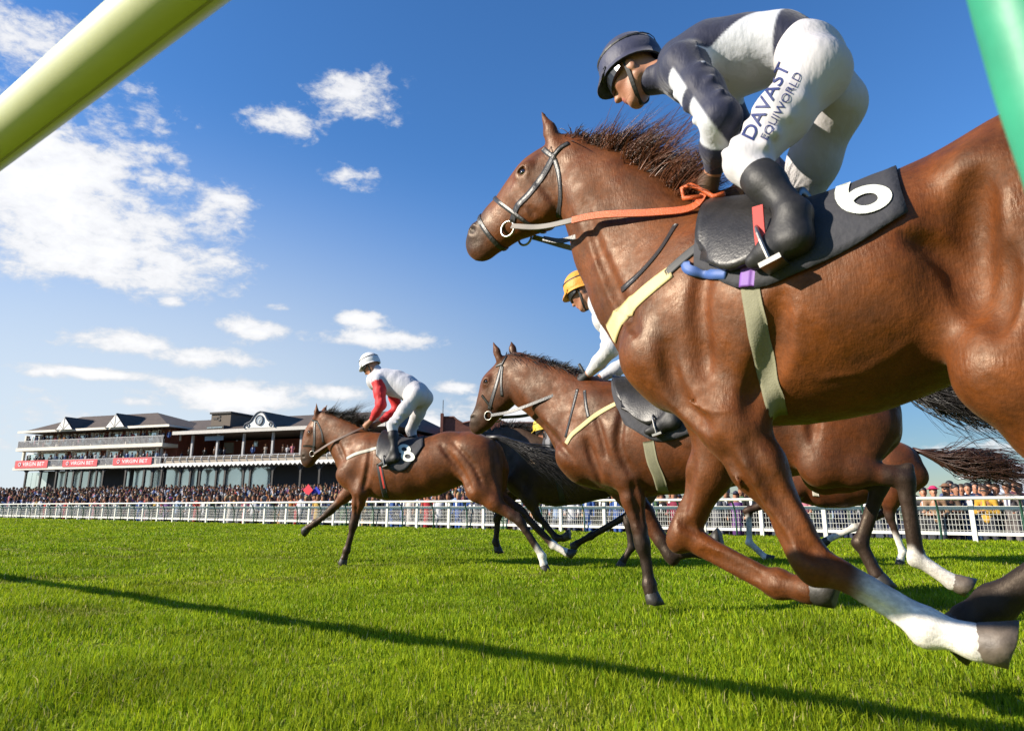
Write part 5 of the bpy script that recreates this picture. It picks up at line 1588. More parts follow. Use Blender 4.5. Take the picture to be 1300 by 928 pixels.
brB, bitB = bridle(fB, frB, hB, [('cheekpiece', [(637, 463), (631, 485), (625, 505), (621, 520)], .026), ('noseband', [(612, 502), (618, 510), (624, 518)], .02), ('throatlatch', [(638, 465), (636, 485), (637, 503)], .018), ('browband', [(630, 465), (637, 462)], .022), ('headpiece', [(637, 463), (643, 452)], .022)], BRA, STEEL(), 1.05, (621, 528))
lb = frB.loc
handB = lb(738, 483, .07)
reins(hB, None, [bitB + np.array([-.03, .02, 0]), lb(650, 522, .125), lb(690, 507, .13), lb(725, 492, .11), handB], .024, BRA)
strap('breast_girth', fB, frB, [(719, 563), (726, 552), (740, 540), (755, 528), (768, 520), (785, 511)], .035, PALE_STRAP(), hB)
strap('martingale', fB, frB, [(733, 494), (728, 515), (718, 555)], .02, BRA, hB)
strap('martingale_strap', fB, frB, [(742, 496), (744, 515), (747, 530)], .022, BRA, hB)
strap('girth', fB, frB, [(823, 560), (828, 585), (836, 605), (842, 625)], .075, mat('girth_webbing', (.20, .19, .12), .8), hB)
czB = lb(850, 570, 0)[2]
clB = cloth(fB, frB, hB, [(778, 484), (830, 490), (890, 486), (935, 478)], [(795, 540), (835, 560), (880, 550), (940, 525)], CLOTH_DARK, czB)
sdB = cloth(fB, frB, hB, [(778, 484), (815, 490), (860, 490)], [(795, 522), (825, 540), (862, 525)], BRA, czB, lift=.02, thick=.02); sdB.name = 'saddle'

# ---- D : the dark bay behind
frD = Frame(20, 8.15, (740, 650))
KD = dict(cell=.016, coat=(.040, .022, .013), points=.9, muzzle=.9, seed=8, scale=1.0,
    head=[((606, 556), (632, 570), .075), ((598, 568), (626, 586), .085), ((594, 580), (618, 594), .072), ((590, 594), (606, 604), .056), ((590, 602), (604, 611), .052)],
    neck=[((618, 550), (634, 578), .078), ((640, 542), (642, 586), .088), ((662, 544), (652, 596), .105), ((680, 552), (656, 608), .135)],
    trunk=[((680, 554), (655, 614), .16), ((694, 556), (668, 634), .215), ((715, 562), (696, 640), .26), ((738, 564), (724, 638), .275), ((762, 560), (752, 632), .265), ((786, 554), (778, 622), .245), ((810, 554), (804, 614), .235), ((828, 561), (826, 608), .19)],
    withers=(690, 557), shoulder=(658, 610), hip=(818, 588), eye=(602, 573), nostril=(592, 603),
    ear=((613, 556), (610, 540)), ear2=((620, 554), (622, 540)),
    FL=[(672, 632), (682, 654), (706, 683), (712, 684), (724, 680)],
    FR=[(650, 625), (632, 656), (629, 688), (631, 693), (632, 702)],
    HL=[(816, 626), (798, 664), (802, 694), (795, 706), (785, 720)],
    HR=[(818, 620), (800, 652), (750, 680), (738, 687), (725, 694)])
hD, fD, legD = build_horse(frD, KD, 'dark brown racehorse half hidden behind the leading bay\'s tail')
mane(fD, frD, KD, hD, 'mane', BLACK_HAIR, [(622, 550), (640, 543), (662, 545), (682, 554)], (-.4, .05, .8), .16, .006, 400, .2, .35, 35, .016)
tail(frD, hD, BLACK_HAIR, [(828, 562), (845, 562), (870, 575), (900, 590)], 400, .007, 34)
strap('girth', fD, frD, [(704, 575), (707, 600), (711, 620), (715, 638)], .07, mat('black_girth', (.02, .02, .02), .6), hD)
clD = cloth(fD, frD, hD, [(692, 556), (715, 562), (745, 562)], [(690, 596), (715, 600), (740, 575)], CLOTH_DARK, frD.loc(720, 605)[2])

# ---- E : the far bay seen behind the chestnut
frE = Frame(24, 9.6, (1080, 650))
def ex(x, y): return (1172 - (652 - x) * .80, y + 9)
KE = dict(cell=.016, coat=(.085, .022, .006), points=.8, muzzle=.85, seed=9, scale=1.0)
for k_ in ('head', 'neck', 'trunk'): KE[k_] = [(ex(*a), ex(*b), wd) for a, b, wd in KC[k_]]
for k_ in ('withers', 'shoulder', 'hip', 'eye', 'nostril'): KE[k_] = ex(*KC[k_])
KE['ear'] = tuple(ex(*p) for p in KC['ear']); KE['ear2'] = tuple(ex(*p) for p in KC['ear2'])
KE.update(FL=[(1012, 622), (950, 648), (951, 688), (956, 698), (980, 712)], FR=[(1005, 628), (1000, 655), (1020, 684), (1026, 690), (1030, 700)],
    HL=[(1130, 625), (1130, 656), (1146, 700), (1144, 708), (1140, 719)], HR=[(1105, 620), (1128, 648), (1084, 670), (1066, 678), (1044, 688)],
    white={'HL': (1.4, 1.7), 'HR': (1.75, 1.95), 'FL': (1.1, 1.3)})
hE, fE, legE = build_horse(frE, KE, 'far bay racehorse with white socks seen behind the chestnut\'s forelegs')
tail(frE, hE, BROWN_HAIR, [(1158, 571), (1180, 576), (1215, 586), (1255, 588), (1320, 606)], 800, .006, 44, (.03, .24, .16), wild=.09)
mane(fE, frE, KE, hE, 'mane', BLACK_HAIR, [ex(405, 527), ex(425, 530), ex(445, 537), ex(462, 546)], (-.6, .05, .6), .16, .006, 300, .2, .3, 45, .016)
strap('girth', fE, frE, [(1030, 590), (1033, 610), (1036, 630)], .07, mat('white_webbing', (.55, .5, .42), .7), hE)
clE = cloth(fE, frE, hE, [ex(490, 551), ex(510, 557), ex(540, 558)], [ex(488, 594), ex(514, 597), ex(538, 566)], CLOTH_DARK, frE.loc(*ex(510, 600))[2])
# ------------------------------------------------------------------ jockeys
SKIN = vmat('skin', .5, .4, .08, 30, .08, 200)
def dome(c, F_, U_, rad, tmax, n=28, k=12, th=.012):
    """shell of a helmet: half ellipsoid in the head's axes, rim given by tmax(angle)"""
    Lv = np.array([0, 1.0, 0]); V = []; Fc = []
    for lay in (0, 1):
        rr = np.array(rad) - lay * th
        for i in range(k + 1):
            for j in range(n):
                ph = 2 * math.pi * j / n
                t = tmax(ph) * (i / k)
                V.append(c + F_ * rr[0] * math.sin(t) * math.cos(ph) + Lv * rr[1] * math.sin(t) * math.sin(ph) + U_ * rr[2] * math.cos(t))
    N = (k + 1) * n
    for lay in (0, 1):
        for i in range(k):
            for j in range(n):
                q = [lay * N + i * n + j, lay * N + i * n + (j + 1) % n, lay * N + (i + 1) * n + (j + 1) % n, lay * N + (i + 1) * n + j]
                if i == 0: q = [q[0], q[2], q[3]]
                Fc.append(tuple(q if lay else q[::-1]))
    for j in range(n):
        a = k * n + j; b = k * n + (j + 1) % n; Fc.append((a, b, b + N, a + N))
    return V, Fc
def build_jockey(fr, K, label):
    P = fr.loc; cell = K['cell']
    base = P(*K['toe'])
    root = empty('person', tuple(fr.world(base)), fr.rz, label, 'jockey', 'jockeys riding in the race')
    def part(name, V, F, m, col=None, smooth=True, parent=root):
        return link(name, mesh_np(name, np.asarray(V) - base, F, m, smooth, col), parent)
    mir = np.array([1, -1, 1.0])
    sh, el, wr, hd = P(*K['shoulder']), P(*K['elbow']), P(*K['wrist']), P(*K['hand'])
    arms = {1: (sh, el, wr, hd)}
    if 'arm2' in K: arms[-1] = tuple(P(*p) for p in K['arm2'])
    else: arms[-1] = tuple(x * mir for x in (sh, el, wr, hd))
    hip, kn, an, he, to = P(*K['hipj']), P(*K['knee']), P(*K['ankle']), P(*K['heel']), P(*K['toe'])
    legs = {1: (hip, kn, an, he, to)}
    if 'leg2' in K: legs[-1] = tuple(P(*p) for p in K['leg2'])
    else: legs[-1] = tuple(x * mir for x in (hip, kn, an, he, to))
    tor = [((P(*a) + P(*b)) / 2, np.linalg.norm(P(*a) - P(*b)) / 2, wd) for a, b, wd in K['torso']]     # shoulders -> pelvis
    c = P(*K['head']); F_ = np.array([K['face'][0], 0, K['face'][1]], float); F_ /= np.linalg.norm(F_)
    U_ = np.array([-F_[2], 0, F_[0]]); Lv = np.array([0, 1.0, 0])
    hs = K.get('headscale', 1.0)
    HP = lambda f_, l_, u_: c + (F_ * f_ + Lv * l_ + U_ * u_) * hs
    # --- body: one continuous figure
    b = Field(cell)
    for i in range(len(tor) - 1): b.seg(tor[i][0], tor[i + 1][0], (tor[i][1] - .022, tor[i][2] - .022), (tor[i + 1][1] - .022, tor[i + 1][2] - .022), .04)
    for sg in (1, -1):
        a0, a1, a2, a3 = arms[sg]
        b.cone(a0, a1, .046, .036, .03); b.cone(a1, a2, .036, .026, .02); b.cone(a2, a3, .026, .028, .02)
        l0, l1, l2, l3, l4 = legs[sg]
        b.cone(l0, l1, .072, .046, .04); b.cone(l1, l2, .044, .032, .02); b.cone(l2, l3, .03, .03, .02); b.cone(l3, l4, .028, .022, .02)
        b.cone(tor[-1][0], l0, .08, .075, .04)
        b.cone(tor[0][0], a0, .05, .048, .04)
    b.ell(HP(0, 0, 0), np.array([.095, .075, .092]) * hs, [F_, Lv, U_], .02)
    b.ell(HP(.042, 0, -.062), np.array([.052, .055, .08]) * hs, [F_, Lv, U_], .03)
    b.ell(HP(.066, 0, -.128), np.array([.024, .028, .02]) * hs, [F_, Lv, U_], .02)
    b.cone(HP(.088, 0, -.012), HP(.112, 0, -.058), .009, .0135, .012)
    b.ell(HP(.100, 0, -.062), np.array([.012, .018, .008]) * hs, [F_, Lv, U_], .008)
    b.ell(HP(.080, 0, .004), np.array([.018, .052, .012]) * hs, [F_, Lv, U_], .015)
    b.ell(HP(.092, 0, -.088), np.array([.010, .024, .006]) * hs, [F_, Lv, U_], .006)
    b.ell(HP(.089, 0, -.100), np.array([.010, .020, .007]) * hs, [F_, Lv, U_], .006)
    b.ell(HP(.102, 0, -.094), np.array([.010, .022, .002]) * hs, [F_, Lv, U_], .004, 'd')
    for sg in (1, -1):
        b.cone(HP(-.01, sg * .052, -.08), HP(.058, sg * .02, -.128), .022, .016, .025)
        b.ell(HP(.060, sg * .042, -.04), np.array([.024, .022, .02]) * hs, [F_, Lv, U_], .02)
        b.ell(HP(.096, sg * .032, -.015), np.array([.012, .017, .010]) * hs, [F_, Lv, U_], .01, 'd')
        b.ell(HP(-.01, sg * .078, -.035), np.array([.022, .010, .033]) * hs, [F_ * .94 - U_ * .34, Lv, U_ * .94 + F_ * .34], .006)
        b.ell(HP(-.004, sg * .089, -.033), np.array([.010, .006, .018]) * hs, [F_, Lv, U_], .005, 'd')
    nb = tor[0][0] + (tor[0][0] - tor[1][0]) * .25
    b.cone(HP(-.03, 0, -.07), nb, .052, .058, .03)
    b.run(); V, Q = b.mesh()
    col = np.tile(np.array([.36, .17, .10]), (len(V), 1))
    lip = np.linalg.norm((V - HP(.094, 0, -.094)) / np.array([1, 1.6, 1]), axis=1) < .017 * hs
    col[lip] = (.42, .15, .12)
    chk = np.exp(-(np.linalg.norm(V - HP(.06, .05, -.06), axis=1) / .03) ** 2); col[:, 1:] *= (1 - .18 * chk)[:, None]
    part('body', V, Q, SKIN, col)
    # --- hands / gloves
    for sg in (1, -1):
        g = Field(min(cell, .006))
        a1, a2, a3 = arms[sg][1:]
        fw = a3 - a2; fw /= np.linalg.norm(fw); inn = np.array([0, -sg, 0.0]); inn -= fw * (inn @ fw); inn /= np.linalg.norm(inn); up = np.cross(inn, fw); up = up if up[2] > 0 or abs(up[2]) < .2 and up[0] > 0 else -up
        h = a3
        g.ell(h, np.array([.044, .019, .041]), [fw, inn, up], .012); g.cone(a2, h, .029, .03, .02)
        for i in range(4):
            ln = (.95, 1.05, 1.0, .8)[i]
            k0 = h + fw * .038 + up * (.031 - .0205 * i); k1 = k0 + (fw * .018 + inn * .026) * ln; k2 = k1 + (-fw * .020 + inn * .016) * ln; k3 = k2 + (-fw * .018 - inn * .012) * ln
            g.cone(k0, k1, .0105, .0098, .005); g.cone(k1, k2, .0098, .009, .004); g.cone(k2, k3, .009, .008, .004)
        t0 = h + up * .034 - fw * .018; t1 = t0 + fw * .026 + inn * .018 + up * .010; t2 = t1 + fw * .024 + inn * .008 - up * .006
        g.cone(t0, t1, .013, .0115, .008); g.cone(t1, t2, .0115, .0095, .005)
        g.run(); V, Q = g.mesh()
        part('glove' if K['glove'] != 'skin' else 'hand', V, Q, mat('glove_' + K['glove'], {'brown': (.07, .035, .018), 'skin': (.36, .17, .10), 'black': (.015, .015, .016)}[K['glove']], .6, bump=.2, bscale=90))
    # --- silks
    s = Field(cell)
    for i in range(len(tor) - 1): s.seg(tor[i][0], tor[i + 1][0], (tor[i][1], tor[i][2]), (tor[i + 1][1], tor[i + 1][2]), .05)
    for sg in (1, -1):
        a0, a1, a2, a3 = arms[sg]
        s.cone(tor[0][0], a0, .08, .070, .05)
        m = (a0 + a1) / 2
        s.cone(a0, m, .070, .068, .04); s.cone(m, a1, .068, .060, .03); s.cone(a1, a1 + (a2 - a1) * .55, .058, .052, .03); s.cone(a1 + (a2 - a1) * .55, a1 + (a2 - a1) * .93, .052, .036, .02)
        # billowing folds
        for q, rr in ((.35, .010), (.62, .009), (.85, .008)):
            pt = a0 + (a1 - a0) * q; d = a1 - a0; d /= np.linalg.norm(d)
            e = np.cross(d, Lv); e /= np.linalg.norm(e)
            s.cone(pt + e * .068 + Lv * sg * .02, pt - e * .05 + Lv * sg * .055, rr, rr, .02)
    s.cone(nb, tor[0][0], .062, .075, .03); s.cone(HP(-.035, 0, -.105), nb, .058, .064, .02)
    s.run(); V, Q = s.mesh()
    t = ((V - tor[0][0]) @ (tor[-1][0] - tor[0][0])) / np.sum((tor[-1][0] - tor[0][0]) ** 2)
    col = np.tile(np.array(K['silk']), (len(V), 1))
    da = np.full(len(V), 9.0); ta = np.zeros(len(V)); fo = np.zeros(len(V))
    for sg in (1, -1):
        d1, t1 = seg_dist(V, arms[sg][0], arms[sg][1]); d2, t2 = seg_dist(V, arms[sg][1], arms[sg][2])
        d = np.minimum(d1, d2); tt = np.where(d1 < d2, t1, 1 + t2); m = d < da
        axis = arms[sg][1] - arms[sg][0]; axis /= np.linalg.norm(axis); e = np.array([axis[2], 0, -axis[0]]); e = e if e[0] > 0 else -e
        fo[m] = ((V - arms[sg][0]) @ e)[m]
        da[m] = d[m]; ta[m] = tt[m]
    sleeve = (da < .082) & ~((ta < .05) & (t > .1)) & ((np.abs(V[:, 1]) > .13) | (ta > .3))
    K['paint'](col, V, t, sleeve, ta, fo, tor)
    part('racing_silks', V, Q, vmat('silk', .60, .3, .05, 6, .45, 13, sheen=.2, dist=.03, stretch=(1, 1, .45)), col)
    # --- breeches
    s = Field(cell)
    pc, pr, pw = tor[-1]
    s.ell(pc, np.array([pr * 1.0, pw * 1.0, pr * .98]), None, .05)
    for sg in (1, -1):
        l0, l1, l2 = legs[sg][:3]
        s.cone(pc + np.array([0, sg * .05, 0]), l0, pr * .78, .092, .05)
        m = (l0 + l1) / 2
        s.cone(l0, m, .093, .079, .05); s.cone(m, l1, .079, .059, .04); s.cone(l1, l1 + (l2 - l1) * .22, .062, .058, .03)
        for q in (.45, .62, .8, .93):
            pt = l0 + (l1 - l0) * q; d = l1 - l0; d /= np.linalg.norm(d); e = np.cross(d, Lv); e /= np.linalg.norm(e)
            s.cone(pt + e * .05 + Lv * sg * .05 + d * .03, pt - e * .05 + Lv * sg * .06 - d * .03, .010, .014, .022)
    # waistband under the silks
    s.seg(tor[-2][0], pc, (tor[-2][1] * .93, tor[-2][2] * .93), (pr, pw), .04)
    s.run(); V, Q = s.mesh()
    part('breeches', V, Q, vmat('breeches_cloth', .75, .2, .04, 5, .5, 9, stretch=(1, 1, .4), dist=.035), np.tile(np.array([.50, .48, .49]), (len(V), 1)))
    K['_breeches'] = s
    # --- boots
    for sg in (1, -1):
        s = Field(cell)
        l0, l1, l2, l3, l4 = legs[sg]
        a = l1 + (l2 - l1) * .16; m = l1 + (l2 - l1) * .42
        s.cone(a, m, .057, .053, .03); s.cone(m, l2, .053, .038, .03); s.cone(l2, l3, .044, .042, .02)
        bl = l3 + (l4 - l3) * .6
        s.cone(l3, bl, .036, .038, .03); s.cone(bl, l4, .038, .024, .02)
        s.cone(l2 + (l4 - l3) * .1, bl, .04, .034, .03)
        s.run(); V, Q = s.mesh()
        part('boot', V, Q, mat('boot_leather', (.016, .015, .015), .55, var=.3, scale=20, bump=.6, bscale=14, spec=.4, coat=.0))
    # --- stirrup irons
    for sg in (1, -1):
        l3, l4 = legs[sg][3:]
        q = l3 + (l4 - l3) * .62
        d = l4 - l3; d /= np.linalg.norm(d); n_ = np.array([-d[2], 0, d[0]]); n_ = n_ if n_[2] > 0 else -n_
        pts = []
        for k in range(13):
            a = math.pi * k / 12
            pts.append(q + Lv * .056 * math.cos(a) + n_ * (-.035 + .12 * math.sin(a)))
        V1, F1 = tube_vf(pts, .006, 8)
        mbx = MB().add(V1, F1)
        mbx.hexa([q + Lv * y + d * x + n_ * z for z in (-.05, -.036) for x, y in ((-.03, -.06), (.03, -.06), (.03, .06), (-.03, .06))])
        part('stirrup', np.array(mbx.v), mbx.f, STEEL(), None, False)
    # --- helmet
    hm = mat('helmet_' + K['capname'], K['cap'], K.get('caprough', .6), var=.08, scale=10, bump=K.get('capbump', .35), bscale=25, sheen=.2)
    def tm(ph):
        cph = math.cos(ph)
        return R(104 - 16 * cph)
    hc = HP(-.008, 0, .018)
    V, F = dome(hc, F_, U_, (.130 * hs, .113 * hs, .140 * hs), tm)
    he_ = part('helmet', V, F, hm)
    # peak
    pk = []
    n = 13
    for lay in (0, 1):
        for row, (ff, uu) in enumerate(((.118, .010), (.150, .006), (.168, .000))):
            for j in range(n):
                a = R(-62 + 124 * j / (n - 1)); sca = (1, 1, 1)[row]
                pk.append(HP(-.008 + ff * math.cos(a) * (1.0 if row else 1.0) + (.018 if row == 2 else 0) * 0, (.098, .112, .095)[row] * math.sin(a), uu + .022 - lay * .006))
    F = []
    for lay in (0, 1):
        for r_ in range(2):
            for j in range(n - 1):
                q = (lay * 3 * n + r_ * n + j, lay * 3 * n + r_ * n + j + 1, lay * 3 * n + (r_ + 1) * n + j + 1, lay * 3 * n + (r_ + 1) * n + j)
                F.append(q if lay == 0 else q[::-1])
    for j in range(n - 1): F.append((2 * n + j, 2 * n + j + 1, 5 * n + j + 1, 5 * n + j))
    part('peak', pk, F, hm, None, True, he_)
    # bobble and band
    lt = mat('strap_black', (.02, .02, .02), .6)
    pts = []; nr = []
    for j in range(25):
        a = 2 * math.pi * j / 24
        d = F_ * math.cos(a) * .133 + Lv * math.sin(a) * .114
        u_ = .055 + .03 * math.cos(a)
        sq = math.sqrt(max(0, 1 - (u_ / .140) ** 2))
        pts.append(hc + d * sq * 1.01 * hs + U_ * u_ * hs); nr.append(d / np.linalg.norm(d))
    pts = [p + (F_ * -.00) for p in pts]
    V, F = ribbon_vf(np.array(pts[:-1]), np.array(nr[:-1]), .009, .002, True)
    part('goggle_strap', V, F, lt, None, False, he_)
    # goggles
    gp, gn = [], []
    for j in range(15):
        a = R(-82 + 164 * j / 14)
        gp.append(HP(.002 + .098 * math.cos(a), .084 * math.sin(a), -.012)); gn.append(F_ * math.cos(a) + Lv * math.sin(a))
    V, F = ribbon_vf(np.array(gp), np.array(gn), [.036 + .018 * math.sin(math.pi * j / 14) for j in range(15)], .014)
    part('goggles', V, F, mat('goggle_black', (.012, .012, .014), .3), None, False)
    # chin strap
    cs = [HP(-.005, .082, -.01), HP(.008, .076, -.06), HP(.03, .055, -.118), HP(.05, 0, -.152), HP(.03, -.055, -.118), HP(.008, -.076, -.06), HP(-.005, -.082, -.01)]
    part('chin_strap', *ribbon_vf(resample(cs, 25), np.array([(p - HP(.01, 0, -.06)) / np.linalg.norm(p - HP(.01, 0, -.06)) for p in resample(cs, 25)]), .016, .004), lt, None, False)
    K['_root'] = root; K['_base'] = base
    return root

NAVY = np.array([.010, .012, .036]); WHITE = np.array([.50, .51, .55])
def mixc(col, w, c): col[:] = col * (1 - w[:, None]) + np.array(c) * w[:, None]
def paintA(col, V, t, sleeve, ta, fo, tor):
    """navy yoke and sleeves, white body panel, white patches down the front of the arm"""
    col[:] = NAVY
    e = .012
    dep = (V[:, 2] - np.interp(t, np.linspace(0, 1, len(tor)), [q[0][2] for q in tor])) / .1
    b0 = .44 + .22 * np.clip(dep, -1, 1)
    body = smooth01(t, b0 - e, b0 + e) * (1 - smooth01(t, .80 - e, .80 + e)) * (1 - smooth01(V[:, 1] * 0 + sleeve * 1.0, .4, .6))
    mixc(col, body, WHITE)
    arm = smooth01(fo, .020, .030) * sleeve
    mixc(col, arm * smooth01(ta, .16, .19) * (1 - smooth01(ta, .56, .59)), WHITE)
    mixc(col, arm * smooth01(ta, .70, .73) * (1 - smooth01(ta, 1.40, 1.44)), WHITE)
JA = dict(cell=.0065, toe=(957, 332, .33), heel=(1012, 303, .33), ankle=(1010, 272, .31), knee=(947, 207, .25), hipj=(1036, 92, .11),
    shoulder=(868, 84, .18), elbow=(915, 150, .25), wrist=(907, 214, .11), hand=(898, 238, .07),
    torso=[((866, 62), (885, 120), .155), ((908, 42), (915, 118), .165), ((955, 32), (952, 104), .145), ((1000, 28), (992, 92), .135), ((1036, 42), (1024, 112), .14)],
    head=(802, 90, 0), face=(.85, -.5), headscale=.97, glove='brown', silk=tuple(NAVY), paint=paintA, cap=(.012, .014, .05), capname='navy')
jA = build_jockey(frA, JA, 'jockey in navy and white silks and a navy cap on the big chestnut')
decal('lettering', JA['_breeches'], frA, 'DAVAST', (973, 130), 23, R(63), mat('print_navy', (.02, .03, .12), .6), jA, .0025, (1.25, 1.0), 0, .01)
decal('lettering', JA['_breeches'], frA, 'EQUIWORLD', (992, 136), 14, R(62), mat('print_navy', (.02, .03, .12), .6), jA, .0025, (1.15, 1.0))
for o in jA.children:
    if o.name.startswith('lettering'):
        o['kind'] = 'stuff'
        for v in o.data.vertices: v.co -= Vector(JA['_base'])
# red and grey stirrup leather on the near side
strap_free('stirrup_leather', [tuple(frA.loc(962, 262, .33)), tuple(frA.loc(964, 290, .345)), tuple(frA.loc(967, 316, .36))], (0, 1, 0), .032, mat('red_webbing', (.45, .04, .03), .6), hA)

def paintC(col, V, t, sleeve, ta, fo, tor):
    col[:] = (.44, .44, .48); col[sleeve] = (.50, .008, .012)
JC = dict(cell=.012, toe=(482, 590, .30), heel=(503, 582, .30), ankle=(501, 572, .29), knee=(498, 540, .24), hipj=(529, 502, .11),
    shoulder=(480, 484, .16), elbow=(484, 514, .21), wrist=(472, 533, .10), hand=(465, 540, .07),
    torso=[((477, 472), (480, 496), .16), ((490, 469), (488, 499), .17), ((506, 471), (499, 503), .155), ((520, 477), (510, 506), .15), ((536, 487), (520, 514), .16)],
    head=(470, 463, 0), face=(.80, -.6), glove='skin', silk=(.44, .44, .48), paint=paintC, cap=(.62, .62, .62), capname='white')
jC = build_jockey(frC, JC, 'jockey in white silks with red sleeves and white cap on the leading bay')
def paintB(col, V, t, sleeve, ta, fo, tor): col[:] = (.50, .50, .52)
JB = dict(cell=.010, toe=(822, 548, .32), heel=(856, 536, .32), ankle=(858, 520, .31), knee=(812, 478, .25), hipj=(878, 425, .11),
    shoulder=(776, 404, .17), elbow=(776, 442, .22), wrist=(748, 474, .10), hand=(738, 483, .07),
    torso=[((768, 384), (782, 424), .16), ((800, 376), (806, 424), .17), ((832, 374), (832, 422), .155), ((860, 378), (856, 424), .15), ((888, 388), (874, 440), .165)],
    head=(738, 369, 0), face=(.84, -.5), glove='black', silk=(.74, .73, .74), paint=paintB, cap=(.66, .27, .012), capname='orange', capbump=.9)
jB = build_jockey(frB, JB, 'jockey in white silks and an orange cap on the middle bay')
whip = MB(); whip.tube([tuple(frB.loc(735, 462, .1)), tuple(frB.loc(741, 472, .09)), tuple(frB.loc(752, 500, .06)), tuple(frB.loc(770, 545, .16))], [.011, .010, .006, .004], 8)
wo = whip.build('riding_whip', mat('strap_black', (.02, .02, .02), .6), None, True)
# the whip's mesh is given in the horse's frame: place it there
wo.location = tuple(frB.world(np.zeros(3))); wo.rotation_euler = (0, 0, frB.rz)
tag(wo, 'thin black riding whip in the orange capped jockey\'s gloved hand', 'whip')
def paintD(col, V, t, sleeve, ta, fo, tor):
    col[:] = (.16, .16, .17); col[(np.sin(V[:, 0] * 50) > .2)] = (.02, .02, .022)
JD = dict(cell=.014, toe=(712, 592, .30), heel=(730, 586, .30), ankle=(731, 578, .29), knee=(722, 556, .24), hipj=(756, 528, .11),
    shoulder=(704, 549, .16), elbow=(702, 563, .2), wrist=(692, 562, .10), hand=(686, 564, .07),
    torso=[((700, 538), (706, 560), .16), ((716, 530), (718, 556), .17), ((732, 524), (732, 552), .155), ((746, 520), (742, 548), .15), ((760, 518), (750, 544), .16)],
    head=(690, 545, 0), face=(.86, -.4), glove='black', silk=(.16, .16, .17), paint=paintD, cap=(.60, .42, .02), capname='yellow', capbump=.9)
jD = build_jockey(frD, JD, 'jockey in a yellow cap crouched low on the dark brown horse')
